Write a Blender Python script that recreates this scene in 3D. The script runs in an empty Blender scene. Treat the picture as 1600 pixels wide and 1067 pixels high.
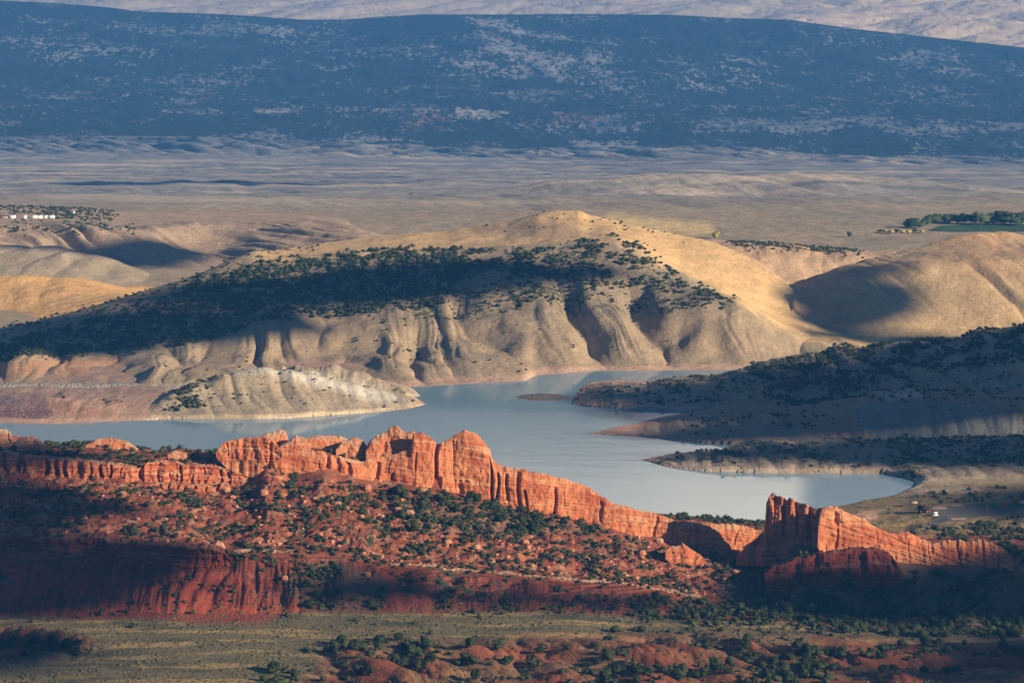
import bpy, math, random
import numpy as np
from mathutils import Vector
random.seed(7)
RNG = np.random.default_rng(7)
scene = bpy.context.scene
COL = scene.collection
Q = 1.0          # terrain resolution factor

# ------------------------------------------------------------------ camera, world, sun, exposure
H = 420.0
F = 4537.0
TH = math.radians(8.57)
cam_d = bpy.data.cameras.new('camera')
cam = bpy.data.objects.new('camera', cam_d)
COL.objects.link(cam)
cam.location = (0, 0, H)
cam.rotation_euler = (math.radians(90) - TH, 0, 0)
cam_d.sensor_width = 36.0
cam_d.lens = 36.0 * F / 1600.0
cam_d.clip_start = 1.0
cam_d.clip_end = 60000.0
scene.camera = cam

SUN = Vector((0.80, -0.50, 0.345)).normalized()
world = bpy.data.worlds.new('World')
scene.world = world
world.use_nodes = True
wn = world.node_tree
bg = wn.nodes['Background']
sky = wn.nodes.new('ShaderNodeTexSky')
sky.sky_type = 'NISHITA'
sky.sun_disc = False
sky.sun_elevation = math.asin(SUN.z)
sky.sun_rotation = math.atan2(SUN.x, SUN.y)
sky.altitude = 1700
sky.air_density = 1.0
sky.dust_density = 0.1
sky.ozone_density = 4.0
wn.links.new(sky.outputs[0], bg.inputs[0])
bg.inputs[1].default_value = 0.05
sl = bpy.data.lights.new('sun', 'SUN')
sl.energy = 5.0
sl.angle = math.radians(0.5)
sl.color = (1.0, 0.81, 0.57)
so = bpy.data.objects.new('sun', sl)
COL.objects.link(so)
so.rotation_euler = SUN.to_track_quat('Z', 'Y').to_euler()
scene.view_settings.view_transform = 'Standard'
scene.view_settings.look = 'None'
scene.view_settings.gamma = 1.0
scene.view_settings.use_curve_mapping = False
scene.view_settings.exposure = 0.9

CT, ST = math.cos(TH), math.sin(TH)
# ------------------------------------------------------------------ helpers
def W(px, py, Y=None, z=None):
    """world point on the sight line of a photo pixel, at a given northing or height"""
    cx = (px - 800) / F; cy = (533.5 - py) / F
    dy = CT + cy * ST; dz = -ST + cy * CT
    t = Y / dy if Y is not None else (z - H) / dz
    return (cx * t, dy * t, H + dz * t)

def hid(px, Y, z):
    dep = Y * CT + (H - z) * ST
    return ((px - 800) / F * dep, Y, z)

def proj(X, Y, Z):
    d = Y * CT + (H - Z) * ST
    u = Y * ST - (H - Z) * CT
    return 800 + F * X / d, 533.5 - F * u / d

def _h(ix, iy, seed):
    n = (ix.astype(np.int64) * 374761393 + iy.astype(np.int64) * 668265263 + seed * 1274126177) & 0xffffffff
    n = ((n ^ (n >> 13)) * 1274126177) & 0xffffffff
    n = (n ^ (n >> 16)) & 0xffff
    return n.astype(np.float32) * (2 * math.pi / 65536)

def perlin(x, y, seed=0):
    x = np.asarray(x, np.float32); y = np.asarray(y, np.float32)
    x, y = np.broadcast_arrays(x, y)
    ix = np.floor(x); iy = np.floor(y)
    fx = x - ix; fy = y - iy
    ux = fx * fx * fx * (fx * (fx * 6 - 15) + 10); uy = fy * fy * fy * (fy * (fy * 6 - 15) + 10)
    r = []
    for dy in (0, 1):
        for dx in (0, 1):
            a = _h(ix + dx, iy + dy, seed)
            r.append(np.cos(a) * (fx - dx) + np.sin(a) * (fy - dy))
    return 1.5 * ((r[0] * (1 - ux) + r[1] * ux) * (1 - uy) + (r[2] * (1 - ux) + r[3] * ux) * uy)

def fbm(x, y, seed=0, o=4, g=0.5):
    s = 0; a = 1; n = 0
    for k in range(o):
        s = s + a * perlin(x * 2 ** k, y * 2 ** k, seed + k * 17); n += a; a *= g
    return s / n

def billow(x, y, seed=0, o=3, g=0.45):
    s = 0; a = 1; n = 0
    for k in range(o):
        s = s + a * (np.abs(perlin(x * 2 ** k, y * 2 ** k, seed + k * 31)) * 1.6); n += a; a *= g
    return s / n

def sstep(a, b, x):
    t = np.clip((x - a) / (b - a), 0, 1)
    return t * t * (3 - 2 * t)

def polymask(PX, PY, poly, soft):
    """1 inside the polygon fading to 0 over soft pixels"""
    p = np.array(poly, float)
    out = np.zeros(PX.shape, np.float32)
    sel = (PX > p[:, 0].min() - soft) & (PX < p[:, 0].max() + soft) & (PY > p[:, 1].min() - soft) & (PY < p[:, 1].max() + soft)
    if not sel.any(): return out
    x = PX[sel]; y = PY[sel]
    d = np.full(x.shape, 1e9, np.float32); ins = np.zeros(x.shape, bool)
    n = len(p)
    for i in range(n):
        x0, y0 = p[i]; x1, y1 = p[(i + 1) % n]
        ex, ey = x1 - x0, y1 - y0
        L = ex * ex + ey * ey + 1e-9
        t = np.clip(((x - x0) * ex + (y - y0) * ey) / L, 0, 1)
        d = np.minimum(d, (x - x0 - t * ex) ** 2 + (y - y0 - t * ey) ** 2)
        c = ((y0 <= y) & (y1 > y)) | ((y1 <= y) & (y0 > y))
        if ey != 0:
            ins ^= c & (x < x0 + (y - y0) / ey * ex)
    d = np.sqrt(d)
    sd = np.where(ins, d, -d)
    out[sel] = np.clip(0.5 + sd / (2 * soft), 0, 1)
    return out

def new_mesh(name, verts, faces, mat=None, parent=None, smooth=True, origin=None):
    """verts (n,3) array, faces (m,k) array -> one linked object"""
    verts = np.asarray(verts, np.float32)
    if origin is not None: verts = verts - np.array(origin, np.float32)
    faces = np.asarray(faces, np.int32)
    me = bpy.data.meshes.new(name)
    me.vertices.add(len(verts)); me.vertices.foreach_set('co', verts.ravel())
    k = faces.shape[1]
    me.loops.add(faces.size); me.loops.foreach_set('vertex_index', faces.ravel())
    me.polygons.add(len(faces))
    me.polygons.foreach_set('loop_start', np.arange(0, faces.size, k, dtype=np.int32))
    me.update(calc_edges=True)
    if smooth: me.polygons.foreach_set('use_smooth', np.ones(len(faces), bool))
    if mat: me.materials.append(mat)
    o = bpy.data.objects.new(name, me)
    COL.objects.link(o)
    if origin is not None: o.location = origin
    if parent: o.parent = parent
    return o

def tag(o, label=None, cat=None, group=None, kind=None):
    if label: o['label'] = label
    if cat: o['category'] = cat
    if group: o['group'] = group
    if kind: o['kind'] = kind
    return o

def empty(name, loc):
    o = bpy.data.objects.new(name, None)
    o.empty_display_size = 1
    o.location = loc
    COL.objects.link(o)
    return o

def setcol(o, name, arr):
    a = o.data.attributes.new(name, 'FLOAT_COLOR', 'POINT')
    b = np.ones((len(arr), 4), np.float32); b[:, :3] = arr
    a.data.foreach_set('color', b.ravel())

def setval(o, name, arr):
    a = o.data.attributes.new(name, 'FLOAT', 'POINT')
    a.data.foreach_set('value', np.asarray(arr, np.float32).ravel())

# ------------------------------------------------------------------ materials
class NT:
    def __init__(s, name):
        s.m = bpy.data.materials.new(name); s.m.use_nodes = True
        s.t = s.m.node_tree; s.b = s.t.nodes['Principled BSDF']
        s.b.inputs['Specular IOR Level'].default_value = 0.15
        s.b.inputs['Roughness'].default_value = 0.95
        s.pos = s.t.nodes.new('ShaderNodeNewGeometry').outputs['Position']
    def n(s, t, **k):
        nd = s.t.nodes.new(t)
        for a, v in k.items():
            if isinstance(a, str) and hasattr(nd, a) and a not in nd.inputs: setattr(nd, a, v)
        return nd
    def inp(s, sock, v):
        if hasattr(v, 'is_linked') or isinstance(v, bpy.types.NodeSocket): s.t.links.new(v, sock)
        else: sock.default_value = v
    def vmul(s, v, sc):
        m = s.t.nodes.new('ShaderNodeVectorMath'); m.operation = 'MULTIPLY'
        s.inp(m.inputs[0], v); m.inputs[1].default_value = sc
        return m.outputs[0]
    def noise(s, scale, detail=4, rough=0.55, vec=None, dist=0.0):
        n = s.t.nodes.new('ShaderNodeTexNoise')
        s.inp(n.inputs['Vector'], vec if vec is not None else s.pos)
        n.inputs['Scale'].default_value = scale; n.inputs['Detail'].default_value = detail
        n.inputs['Roughness'].default_value = rough; n.inputs['Distortion'].default_value = dist
        return n.outputs[0]
    def voro(s, scale, vec=None, feature='F1', out='Distance'):
        n = s.t.nodes.new('ShaderNodeTexVoronoi'); n.feature = feature
        s.inp(n.inputs['Vector'], vec if vec is not None else s.pos)
        n.inputs['Scale'].default_value = scale
        return n.outputs[out]
    def math(s, op, a, b=0.0, clamp=False):
        m = s.t.nodes.new('ShaderNodeMath'); m.operation = op; m.use_clamp = clamp
        s.inp(m.inputs[0], a); s.inp(m.inputs[1], b)
        return m.outputs[0]
    def mapr(s, v, a, b, c=0.0, d=1.0, smooth=False):
        m = s.t.nodes.new('ShaderNodeMapRange')
        if smooth: m.interpolation_type = 'SMOOTHSTEP'
        for i, x in enumerate((v, a, b, c, d)): s.inp(m.inputs[i], x)
        return m.outputs[0]
    def mix(s, f, a, b, mode='MIX'):
        m = s.t.nodes.new('ShaderNodeMix'); m.data_type = 'RGBA'; m.blend_type = mode
        def c(v): return (*v, 1.0) if isinstance(v, tuple) and len(v) == 3 else v
        s.inp(m.inputs[0], f); s.inp(m.inputs[6], c(a)); s.inp(m.inputs[7], c(b))
        return m.outputs[2]
    def attr(s, name, out='Color'):
        n = s.t.nodes.new('ShaderNodeAttribute'); n.attribute_name = name
        return n.outputs[out]
    def base(s, v): s.inp(s.b.inputs['Base Color'], v if not isinstance(v, tuple) else (*v, 1.0))
    def bump(s, h, dist=1.0, strength=1.0):
        b = s.t.nodes.new('ShaderNodeBump'); b.inputs['Strength'].default_value = strength
        b.inputs['Distance'].default_value = dist
        s.inp(b.inputs['Height'], h); s.t.links.new(b.outputs[0], s.b.inputs['Normal'])

def grey(c, n, lo, hi):
    """a colour varied in value by node value n"""
    return None

# terrain: base colour attribute x natural variation, shrub speckle by cover attribute
T = NT('desert_soil')
tint = T.attr('tint')
cover = T.attr('cover', 'Fac')
fine = T.noise(0.35, 5, 0.65)
mid = T.noise(0.045, 5, 0.6)
big = T.noise(0.006, 4, 0.6)
k = T.math('MULTIPLY', T.mapr(fine, 0.3, 0.7, 0.72, 1.25), T.mapr(mid, 0.3, 0.7, 0.84, 1.14))
k = T.math('MULTIPLY', k, T.mapr(big, 0.3, 0.7, 0.9, 1.08))
kv = T.n('ShaderNodeCombineColor')
for i in range(3): T.inp(kv.inputs[i], k)
c1 = T.mix(1.0, tint, kv.outputs[0], 'MULTIPLY')
sp = T.math('ADD', T.math('MULTIPLY', T.noise(0.16, 6, 0.75), 0.6), T.math('MULTIPLY', T.noise(0.022, 3, 0.6), 0.4))
thr = T.mapr(cover, 0.0, 1.0, 0.70, 0.36)
msk = T.mapr(T.math('SUBTRACT', sp, thr), -0.015, 0.03)
msk = T.math('MULTIPLY', msk, T.mapr(cover, 0.0, 0.06, 0.0, 1.0), clamp=True)
c2 = T.mix(msk, c1, (0.030, 0.045, 0.028))
# far woodland: larger clumps that only show where the attribute asks for it
wood = T.attr('wood', 'Fac')
wp = T.math('ADD', T.math('MULTIPLY', T.noise(0.05, 4, 0.75, vec=T.vmul(T.pos, (1.0, 0.35, 1.0))), 0.58), T.math('MULTIPLY', T.noise(0.0048, 7, 0.7), 0.42))
wthr = T.mapr(wood, 0.0, 1.0, 0.66, 0.36)
wm = T.math('MULTIPLY', T.mapr(T.math('SUBTRACT', wp, wthr), -0.012, 0.02), T.mapr(wood, 0.0, 0.05, 0.0, 1.0), clamp=True)
c3 = T.mix(wm, c2, T.mix(T.mapr(T.noise(0.03, 4, 0.7), 0.35, 0.65), (0.008, 0.013, 0.016), (0.022, 0.030, 0.030)))  # bluish dark tree tone, haze put into the colour
T.base(c3)
hb = T.math('ADD', T.math('MULTIPLY', T.noise(0.5, 5, 0.7), 0.9), T.math('MULTIPLY', T.noise(0.06, 5, 0.6), 3.0))
hb = T.math('ADD', hb, T.math('MULTIPLY', wm, 3.0))
T.bump(hb, 1.0, 0.75)

def rock_mat(name, ca, cb, cc, pale=(0.55, 0.42, 0.30), bed=0.45, tilt=0.0, varnish=0.5):
    R = NT(name)
    # bedding: noise squeezed in height, sheared by tilt
    sep = R.n('ShaderNodeSeparateXYZ'); R.t.links.new(R.pos, sep.inputs[0])
    zz = R.math('ADD', sep.outputs[2], R.math('MULTIPLY', sep.outputs[0], tilt))
    warp = R.math('MULTIPLY', R.noise(0.03, 3, 0.6), 14.0)
    cmb = R.n('ShaderNodeCombineXYZ')
    R.inp(cmb.inputs[0], R.math('MULTIPLY', sep.outputs[0], 0.012)); R.inp(cmb.inputs[1], R.math('MULTIPLY', sep.outputs[1], 0.012))
    R.inp(cmb.inputs[2], R.math('MULTIPLY', R.math('ADD', zz, warp), bed))
    bedn = R.noise(1.0, 5, 0.6, vec=cmb.outputs[0])
    blot = R.noise(0.045, 5, 0.62)
    col = R.mix(R.mapr(blot, 0.36, 0.64), ca, cb)
    col = R.mix(R.mapr(bedn, 0.5, 0.68), col, cc)
    streak = R.noise(0.5, 4, 0.6, vec=R.vmul(R.pos, (1.0, 1.0, 0.09)))
    col = R.mix(R.math('MULTIPLY', R.mapr(streak, 0.55, 0.75), varnish), col, (0.10, 0.028, 0.016))
    # pale weathered caps where the rock lies flat
    g = R.n('ShaderNodeNewGeometry'); s2 = R.n('ShaderNodeSeparateXYZ'); R.t.links.new(g.outputs['Normal'], s2.inputs[0])
    cap = R.math('MULTIPLY', R.mapr(s2.outputs[2], 0.68, 0.92), R.mapr(R.noise(0.12, 4, 0.6), 0.4, 0.6))
    col = R.mix(cap, col, pale)
    fine = R.mapr(R.noise(0.7, 6, 0.7), 0.3, 0.7, 0.7, 1.22)
    kc = R.n('ShaderNodeCombineColor')
    for i in range(3): R.inp(kc.inputs[i], fine)
    R.base(R.mix(1.0, col, kc.outputs[0], 'MULTIPLY'))
    h = R.math('ADD', R.math('MULTIPLY', bedn, 0.8), R.math('MULTIPLY', R.noise(0.35, 6, 0.65), 2.2))
    h = R.math('ADD', h, R.math('MULTIPLY', streak, 0.7))
    R.bump(h, 1.0, 0.55)
    return R.m

ROCK_O = rock_mat('orange_sandstone', (0.34, 0.085, 0.034), (0.55, 0.20, 0.085), (0.56, 0.28, 0.14), pale=(0.52, 0.36, 0.24), bed=0.26, tilt=0.12)
ROCK_B = rock_mat('banded_sandstone', (0.32, 0.08, 0.035), (0.44, 0.14, 0.06), (0.60, 0.28, 0.15), pale=(0.42, 0.27, 0.18), bed=0.8)
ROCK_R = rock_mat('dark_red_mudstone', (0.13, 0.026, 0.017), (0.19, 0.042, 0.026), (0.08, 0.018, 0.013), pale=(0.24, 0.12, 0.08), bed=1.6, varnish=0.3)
ROCK_T = rock_mat('boulder_sandstone', (0.42, 0.14, 0.07), (0.52, 0.24, 0.14), (0.50, 0.28, 0.17), pale=(0.46, 0.35, 0.27))
ROCK_W = rock_mat('pale_limestone', (0.30, 0.17, 0.11), (0.42, 0.30, 0.22), (0.20, 0.09, 0.055), pale=(0.30, 0.19, 0.13), bed=1.8, varnish=0.2)
ROCK_G = rock_mat('grey_shale', (0.13, 0.12, 0.095), (0.19, 0.17, 0.13), (0.24, 0.22, 0.17), pale=(0.2, 0.18, 0.13), bed=1.2, varnish=0.1)

def foliage_mat(name, dark, light, attr=None):
    M = NT(name)
    if attr: f = M.attr(attr, 'Fac')
    else:
        oi = M.n('ShaderNodeObjectInfo'); f = oi.outputs['Random']
    n = M.mapr(M.noise(1.2, 3, 0.6), 0.35, 0.65)
    f = M.math('ADD', M.math('MULTIPLY', f, 0.55), M.math('MULTIPLY', n, 0.45))
    M.base(M.mix(f, dark, light))
    M.b.inputs['Roughness'].default_value = 0.8
    return M.m
FOL = foliage_mat('juniper_foliage', (0.010, 0.019, 0.007), (0.038, 0.050, 0.017))
FOLS = foliage_mat('juniper_foliage_mass', (0.014, 0.024, 0.009), (0.052, 0.064, 0.024), 'var')
FOLY = foliage_mat('yellow_foliage', (0.30, 0.24, 0.05), (0.50, 0.40, 0.10))
FOLG = foliage_mat('cottonwood_foliage', (0.02, 0.04, 0.015), (0.06, 0.08, 0.025))
FOLO = foliage_mat('orange_foliage', (0.26, 0.085, 0.018), (0.42, 0.17, 0.03))
SAGE = foliage_mat('sagebrush_foliage', (0.04, 0.045, 0.024), (0.12, 0.105, 0.055), 'var')
def plain(name, col, rough=0.8, noise=0.15, scale=2.0):
    M = NT(name)
    f = M.mapr(M.noise(scale, 4, 0.6), 0.3, 0.7, 1 - noise, 1 + noise)
    kc = M.n('ShaderNodeCombineColor')
    for i in range(3): M.inp(kc.inputs[i], f)
    M.base(M.mix(1.0, col, kc.outputs[0], 'MULTIPLY'))
    M.b.inputs['Roughness'].default_value = rough
    return M.m
BARK = plain('juniper_bark', (0.12, 0.085, 0.06))
WHITE = plain('white_paint', (0.75, 0.74, 0.70), 0.6, 0.05)
TANW = plain('tan_wall', (0.35, 0.26, 0.18))
BROWN = plain('brown_siding', (0.09, 0.035, 0.02))
DARKR = plain('dark_shingles', (0.035, 0.03, 0.032))
STEEL = plain('weathered_steel', (0.12, 0.11, 0.10), 0.5)
ASPH = plain('parking_asphalt', (0.10, 0.095, 0.09), 0.9, 0.2, 0.08)
DIRT = plain('pink_gravel', (0.36, 0.25, 0.19), 0.95, 0.15, 0.2)
GLASSD = plain('dark_opening', (0.015, 0.015, 0.018), 0.4, 0.0)
GRASS = plain('green_field_grass', (0.035, 0.085, 0.035), 0.95, 0.2, 0.03)
LINE = plain('white_line', (0.6, 0.6, 0.57), 0.8, 0.1)

# ------------------------------------------------------------------ terrain
NA = int(1500 * Q)
a_ = np.linspace(-0.236, 0.236, NA)
def rng(a, b, st): return np.arange(a, b, st / Q)
Y_ = np.concatenate([np.linspace(60, 1370, 60), rng(1380, 1480, 3), rng(1480, 1960, 1.15), rng(1960, 2330, 2.0), rng(2330, 3120, 1.5),
                     rng(3120, 3600, 2.5), rng(3600, 5000, 5.0), rng(5000, 7000, 8), rng(7000, 12600, 13), rng(12600, 17500, 40), rng(17500, 24000, 300)])
NY = len(Y_)
AA, YY = np.meshgrid(a_.astype(np.float32), Y_.astype(np.float32))
XX = AA * YY
def box1(v, n):
    if n < 2: return v
    k = np.ones(n) / n
    return np.convolve(np.pad(v, (n // 2, n - 1 - n // 2), mode='edge'), k, 'valid')

def loft(curves, smooth=10, ext=True, pblur=9):
    """surface z(a, Y) through control curves of world points (near to far)"""
    ys, zs, lo, hi = [], [], -9, 9
    for c in curves:
        P = np.array([p if len(p) == 3 else W(p[0], p[1], z=0) for p in c], float)
        a = P[:, 0] / P[:, 1]; o = np.argsort(a); a = a[o]; P = P[o]
        if not ext: lo = max(lo, a[0]); hi = min(hi, a[-1])
        ys.append(box1(np.interp(a_, a, P[:, 1]), smooth)); zs.append(box1(np.interp(a_, a, P[:, 2]), smooth))
    ys = np.array(ys); zs = np.array(zs)
    for i in range(1, len(ys)): ys[i] = np.maximum(ys[i], ys[i - 1] + 0.5)
    Z = np.full((NY, NA), -50.0, np.float32); V = np.zeros((NY, NA), np.float32)
    vk = np.linspace(0, 1, len(ys))
    for j in range(NA):
        if a_[j] < lo or a_[j] > hi: continue
        Z[:, j] = np.interp(Y_, ys[:, j], zs[:, j], left=-50 if not ext else None, right=-50 if not ext else None)
        V[:, j] = np.interp(Y_, ys[:, j], vk, left=0, right=0)
    if pblur > 1:
        Zb = Z.copy(); m = (Z > -40)
        cs = np.cumsum(np.vstack([np.zeros((1, NA)), Z]), 0)
        r = pblur // 2
        i0 = np.clip(np.arange(NY) - r, 0, NY); i1 = np.clip(np.arange(NY) + r + 1, 0, NY)
        Zb = (cs[i1] - cs[i0]) / (i1 - i0)[:, None]
        ok = m & (Z[i0.clip(0, NY - 1)] > -40) & (Z[(i1 - 1).clip(0, NY - 1)] > -40)
        Z = np.where(ok, Zb, Z).astype(np.float32)
    return Z, V

def wl(pts, Y):      # visible photo curve at a northing (number or per-point)
    return [W(p[0], p[1], Y=(p[2] if len(p) > 2 else Y)) for p in pts]
def hl(pxs, Y, z): return [hid(p, Y, z) for p in pxs]
LR = (-300, 1900)

rim = [(-300, 838), (0, 838), (156, 838), (274, 845), (344, 861), (400, 858), (563, 862), (601, 877), (667, 881), (706, 888), (785, 892), (843, 899), (902, 904), (960, 907), (1019, 916), (1078, 928), (1150, 938), (1250, 945), (1400, 955), (1900, 955)]
finbase = [(-300, 738), (0, 740), (78, 748), (195, 752), (235, 756), (332, 760), (391, 758), (414, 732), (450, 744), (508, 734), (550, 748), (589, 756), (628, 760), (679, 766), (714, 773), (769, 785), (824, 799), (882, 808), (941, 824), (1000, 840), (1058, 853), (1097, 855), (1136, 858), (1180, 866)]
YF = 1850
def Yfin(px): return np.interp(px, [-300, 0, 235, 345, 434, 600, 1190, 1240], [1845, 1845, 1850, 1856, 1862, 1866, 1852, 1840])
def Yfin2(px): return np.interp(px, [1100, 1285, 1584, 1700], [1800, 1778, 1772, 1770])
base_curves = [
    [(x * 60 / 1370 * .3, 60, 400) for x in (-300, 300)],
    hl((-300, 1900), 400, 190), hl((-300, 1900), 800, 75), hl((-300, 1900), 1150, 26),
    hl((-300, 1900), 1380, 10), hl((-300, 1900), 1480, 7),
    wl([(-300, 963), (0, 963), (250, 958), (550, 957), (900, 957), (1000, 966), (1200, 970), (1400, 985), (1900, 985)], 1675),
    wl([(p, y + (38 if p < 340 else 9), 1722 if p < 340 else 1731) for p, y in rim], None),
    wl([(p, y) for p, y in rim], 1736),
    wl([(p, y, float(Yfin(p)) - 1) for p, y in finbase] + [(1250, 850, 1790), (1400, 878, 1768), (1590, 893, 1768), (1900, 893, 1768)], None),
    # ground just behind the cliffs
    wl([(-300, 706, 1862), (0, 710, 1862), (78, 719, 1862), (235, 724, 1866), (345, 729, 1874), (400, 724, 1884), (434, 708, 1884), (508, 710, 1884), (550, 719, 1884), (589, 721, 1884), (628, 716, 1884), (650, 712, 1884), (680, 712, 1884)], None)
      + [hid(700, 1884, 40), hid(800, 1882, 32), hid(900, 1880, 22), hid(1000, 1880, 15), hid(1100, 1878, 10), hid(1180, 1870, 8), hid(1285, 1800, 9), hid(1600, 1795, 8), hid(1900, 1795, 8)],
    # skyline of the near bench
    wl([(-300, 676, 1925), (0, 676, 1925), (70, 692, 1925), (130, 692, 1925), (210, 700, 1925), (240, 702, 1925), (300, 702, 1925), (345, 706, 1925), (450, 694, 1925), (560, 694, 1925), (640, 694, 1925), (700, 700, 1925), (760, 720, 1925)], None)
      + [hid(850, 1915, 22), hid(950, 1910, 14)] + wl([(1060, 812, 1915), (1190, 824, 1905)], None) + [hid(1260, 1860, 6), hid(1600, 1860, 6), hid(1900, 1860, 6)],
    [W(p, y, z=0.8) for p, y in ((1190, 817), (1260, 795), (1320, 789), (1352, 781), (1400, 773), (1418, 764))] + [W(1440, 756, z=3), W(1600, 748, z=5), W(1900, 748, z=5)] + [hid(p, 2060, -1) for p in (-300, 600)] + [hid(900, 2010, -1), hid(1100, 1980, -1)],
    [(lambda q: (q[0], q[1] + 14, -5))(W(p, y, z=0)) for p, y in ((1190, 813), (1260, 791), (1320, 785), (1352, 777), (1400, 769), (1418, 760))] + [W(1440, 752, z=3), W(1600, 744, z=5), W(1900, 744, z=5)] + [hid(p, 2075, -8) for p in (-300, 600)] + [hid(900, 2025, -8), hid(1100, 1995, -8)],
    hl((-300, 1420), 2200, -9) + hl((1470, 1900), 2200, 6),
    hl((-300, 1420), 2560, -9) + hl((1500, 1900), 2560, 4),
    hl((-300, 1900), 2700, 2), hl((-300, 1900), 3300, 6), hl((-300, 1900), 3700, 8), hl((-300, 1900), 4200, 0), wl([(-300, 300), (1900, 300)], 5200), wl([(-300, 262), (1900, 268)], 7000),
    wl([(-300, 205), (0, 212), (300, 213), (500, 222), (700, 230), (900, 235), (1100, 226), (1300, 244), (1600, 250), (1900, 250)], 9500),
    wl([(-300, 120), (0, 125), (500, 135), (900, 135), (1600, 165), (1900, 170)], 11000),
    wl([(-300, -8), (0, 0), (100, 5), (180, 12), (215, 18), (260, 20), (330, 22), (400, 26), (470, 31), (540, 31), (600, 26), (660, 23), (800, 23), (900, 22), (1050, 24), (1150, 29), (1230, 31), (1330, 45), (1450, 58), (1600, 75), (1900, 100)], 12500),
    hl((-300, 1900), 13500, -250), hl((-300, 1900), 17000, -110), hl((-300, 1900), 24000, 120)]
Z, _ = loft(base_curves, smooth=8, pblur=5)
G = np.zeros_like(Z)          # which landform owns the point

def add(curves, gid, gully=0, L=45, LY=160, shear=0.0, smooth=8, pblur=13, seed=1, vpow=0.8, vhi=1.0, taper=0):
    global Z, G
    z, v = loft(curves, smooth=smooth, ext=False, pblur=pblur)
    if taper:
        cols = np.nonzero((z > -40).any(0))[0]; c0, c1 = cols[0], cols[-1]
        e = np.minimum(np.arange(NA) - c0, c1 - np.arange(NA)) / NA * 2100
        z = np.where(z > -40, z - 26 * (1 - sstep(0, taper, e))[None, :], z)
    if gully:
        m = z > -40
        x = XX[m]; y = YY[m]
        w1 = perlin(x / 90, y / 320, seed + 5) * 0.5 * L + perlin(x / 30, y / 50, seed + 6) * 0.10 * L
        b = billow((x + shear * y + w1) / L, y / LY, seed, o=3, g=0.24)
        rill = billow((x + shear * y + w1) / (L * 0.17), y / LY, seed + 8, o=2)
        amp = np.maximum(np.sin(np.pi * np.clip(v[m] / vhi, 0, 1)), 0) ** vpow
        z[m] += min(1.7, gully * 0.055) * amp * (rill - 0.45) * np.clip(z[m] / 14, 0.0, 1)
        z[m] += gully * amp * (b - 0.45) * np.clip(z[m] / 14, 0.0, 1) ** 0.7
    up = (z > Z) & (z > -40)
    Z = np.where(up, z, Z); G = np.where(up, gid, G)

# big hill across the lake
def S(pts): return [W(p[0], p[1], z=(p[2] if len(p) > 2 else -0.6)) for p in pts]
shoreM = [(-300, 606, 7), (0, 606, 7), (285, 606, 7), (400, 610, 1), (560, 606), (600, 605), (660, 606), (740, 601), (820, 597), (835, 589), (900, 583), (950, 581), (1100, 581), (1180, 578), (1250, 574, 2), (1420, 560, 8)]
sM = S(shoreM)
add([sM,
     [(x * 1.004, y * 1.004, z + 2.0) for x, y, z in sM],
     wl([(-300, 566, 2620), (0, 562, 2620), (100, 560, 2620), (200, 556, 2630), (300, 552, 2640), (380, 560, 2640), (450, 555, 2650), (530, 545, 2660), (640, 540, 2670), (700, 520, 2680), (760, 510, 2690), (830, 500, 2700), (950, 500, 2710), (1000, 500, 2710), (1100, 500, 2700), (1200, 520, 2700), (1300, 540, 2700), (1420, 552, 2710)], None),
     wl([(-300, 540, 2680), (0, 545, 2670), (150, 545, 2680), (250, 535, 2690), (330, 528, 2700), (450, 498, 2730), (520, 490, 2740), (600, 485, 2745), (700, 465, 2750), (800, 455, 2760), (950, 460, 2760), (1050, 468, 2760), (1150, 480, 2750), (1230, 510, 2750), (1340, 533, 2750), (1420, 548, 2750)], None),
     wl([(-300, 525, 2720), (0, 520, 2720), (100, 497, 2740), (200, 468, 2780), (300, 436, 2820), (390, 400, 2860), (450, 405, 2860), (520, 400, 2865), (600, 394, 2865), (750, 393, 2865), (800, 391, 2860), (860, 386, 2860), (960, 376, 2860), (1000, 388, 2850), (1060, 425, 2830), (1130, 455, 2810), (1200, 495, 2790), (1290, 520, 2780), (1340, 531, 2770), (1420, 546, 2770)], None),
     wl([(-300, 524, 2740), (0, 512, 2740), (100, 489, 2760), (200, 460, 2800), (300, 428, 2840), (390, 392, 2880), (420, 391, 2950), (480, 383, 3000), (560, 371, 3050), (640, 363, 3060), (700, 360, 3060), (740, 353, 3050), (790, 346, 3040), (840, 331, 3030), (870, 326, 3030), (905, 327, 3030), (920, 335, 3030), (1000, 352, 3010), (1060, 365, 3000), (1120, 378, 2980), (1180, 405, 2950), (1225, 437, 2920), (1250, 470, 2880), (1290, 510, 2820), (1345, 530, 2790), (1420, 545, 2780)], None),
     [hid(-300, 2800, 2), hid(0, 2800, 2), hid(200, 2860, 2), hid(390, 2960, 2), hid(500, 3200, 3), hid(1420, 3200, 3)]], 1, gully=24, L=84, LY=380, shear=0.22, seed=11, vhi=0.62, vpow=0.9)
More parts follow.
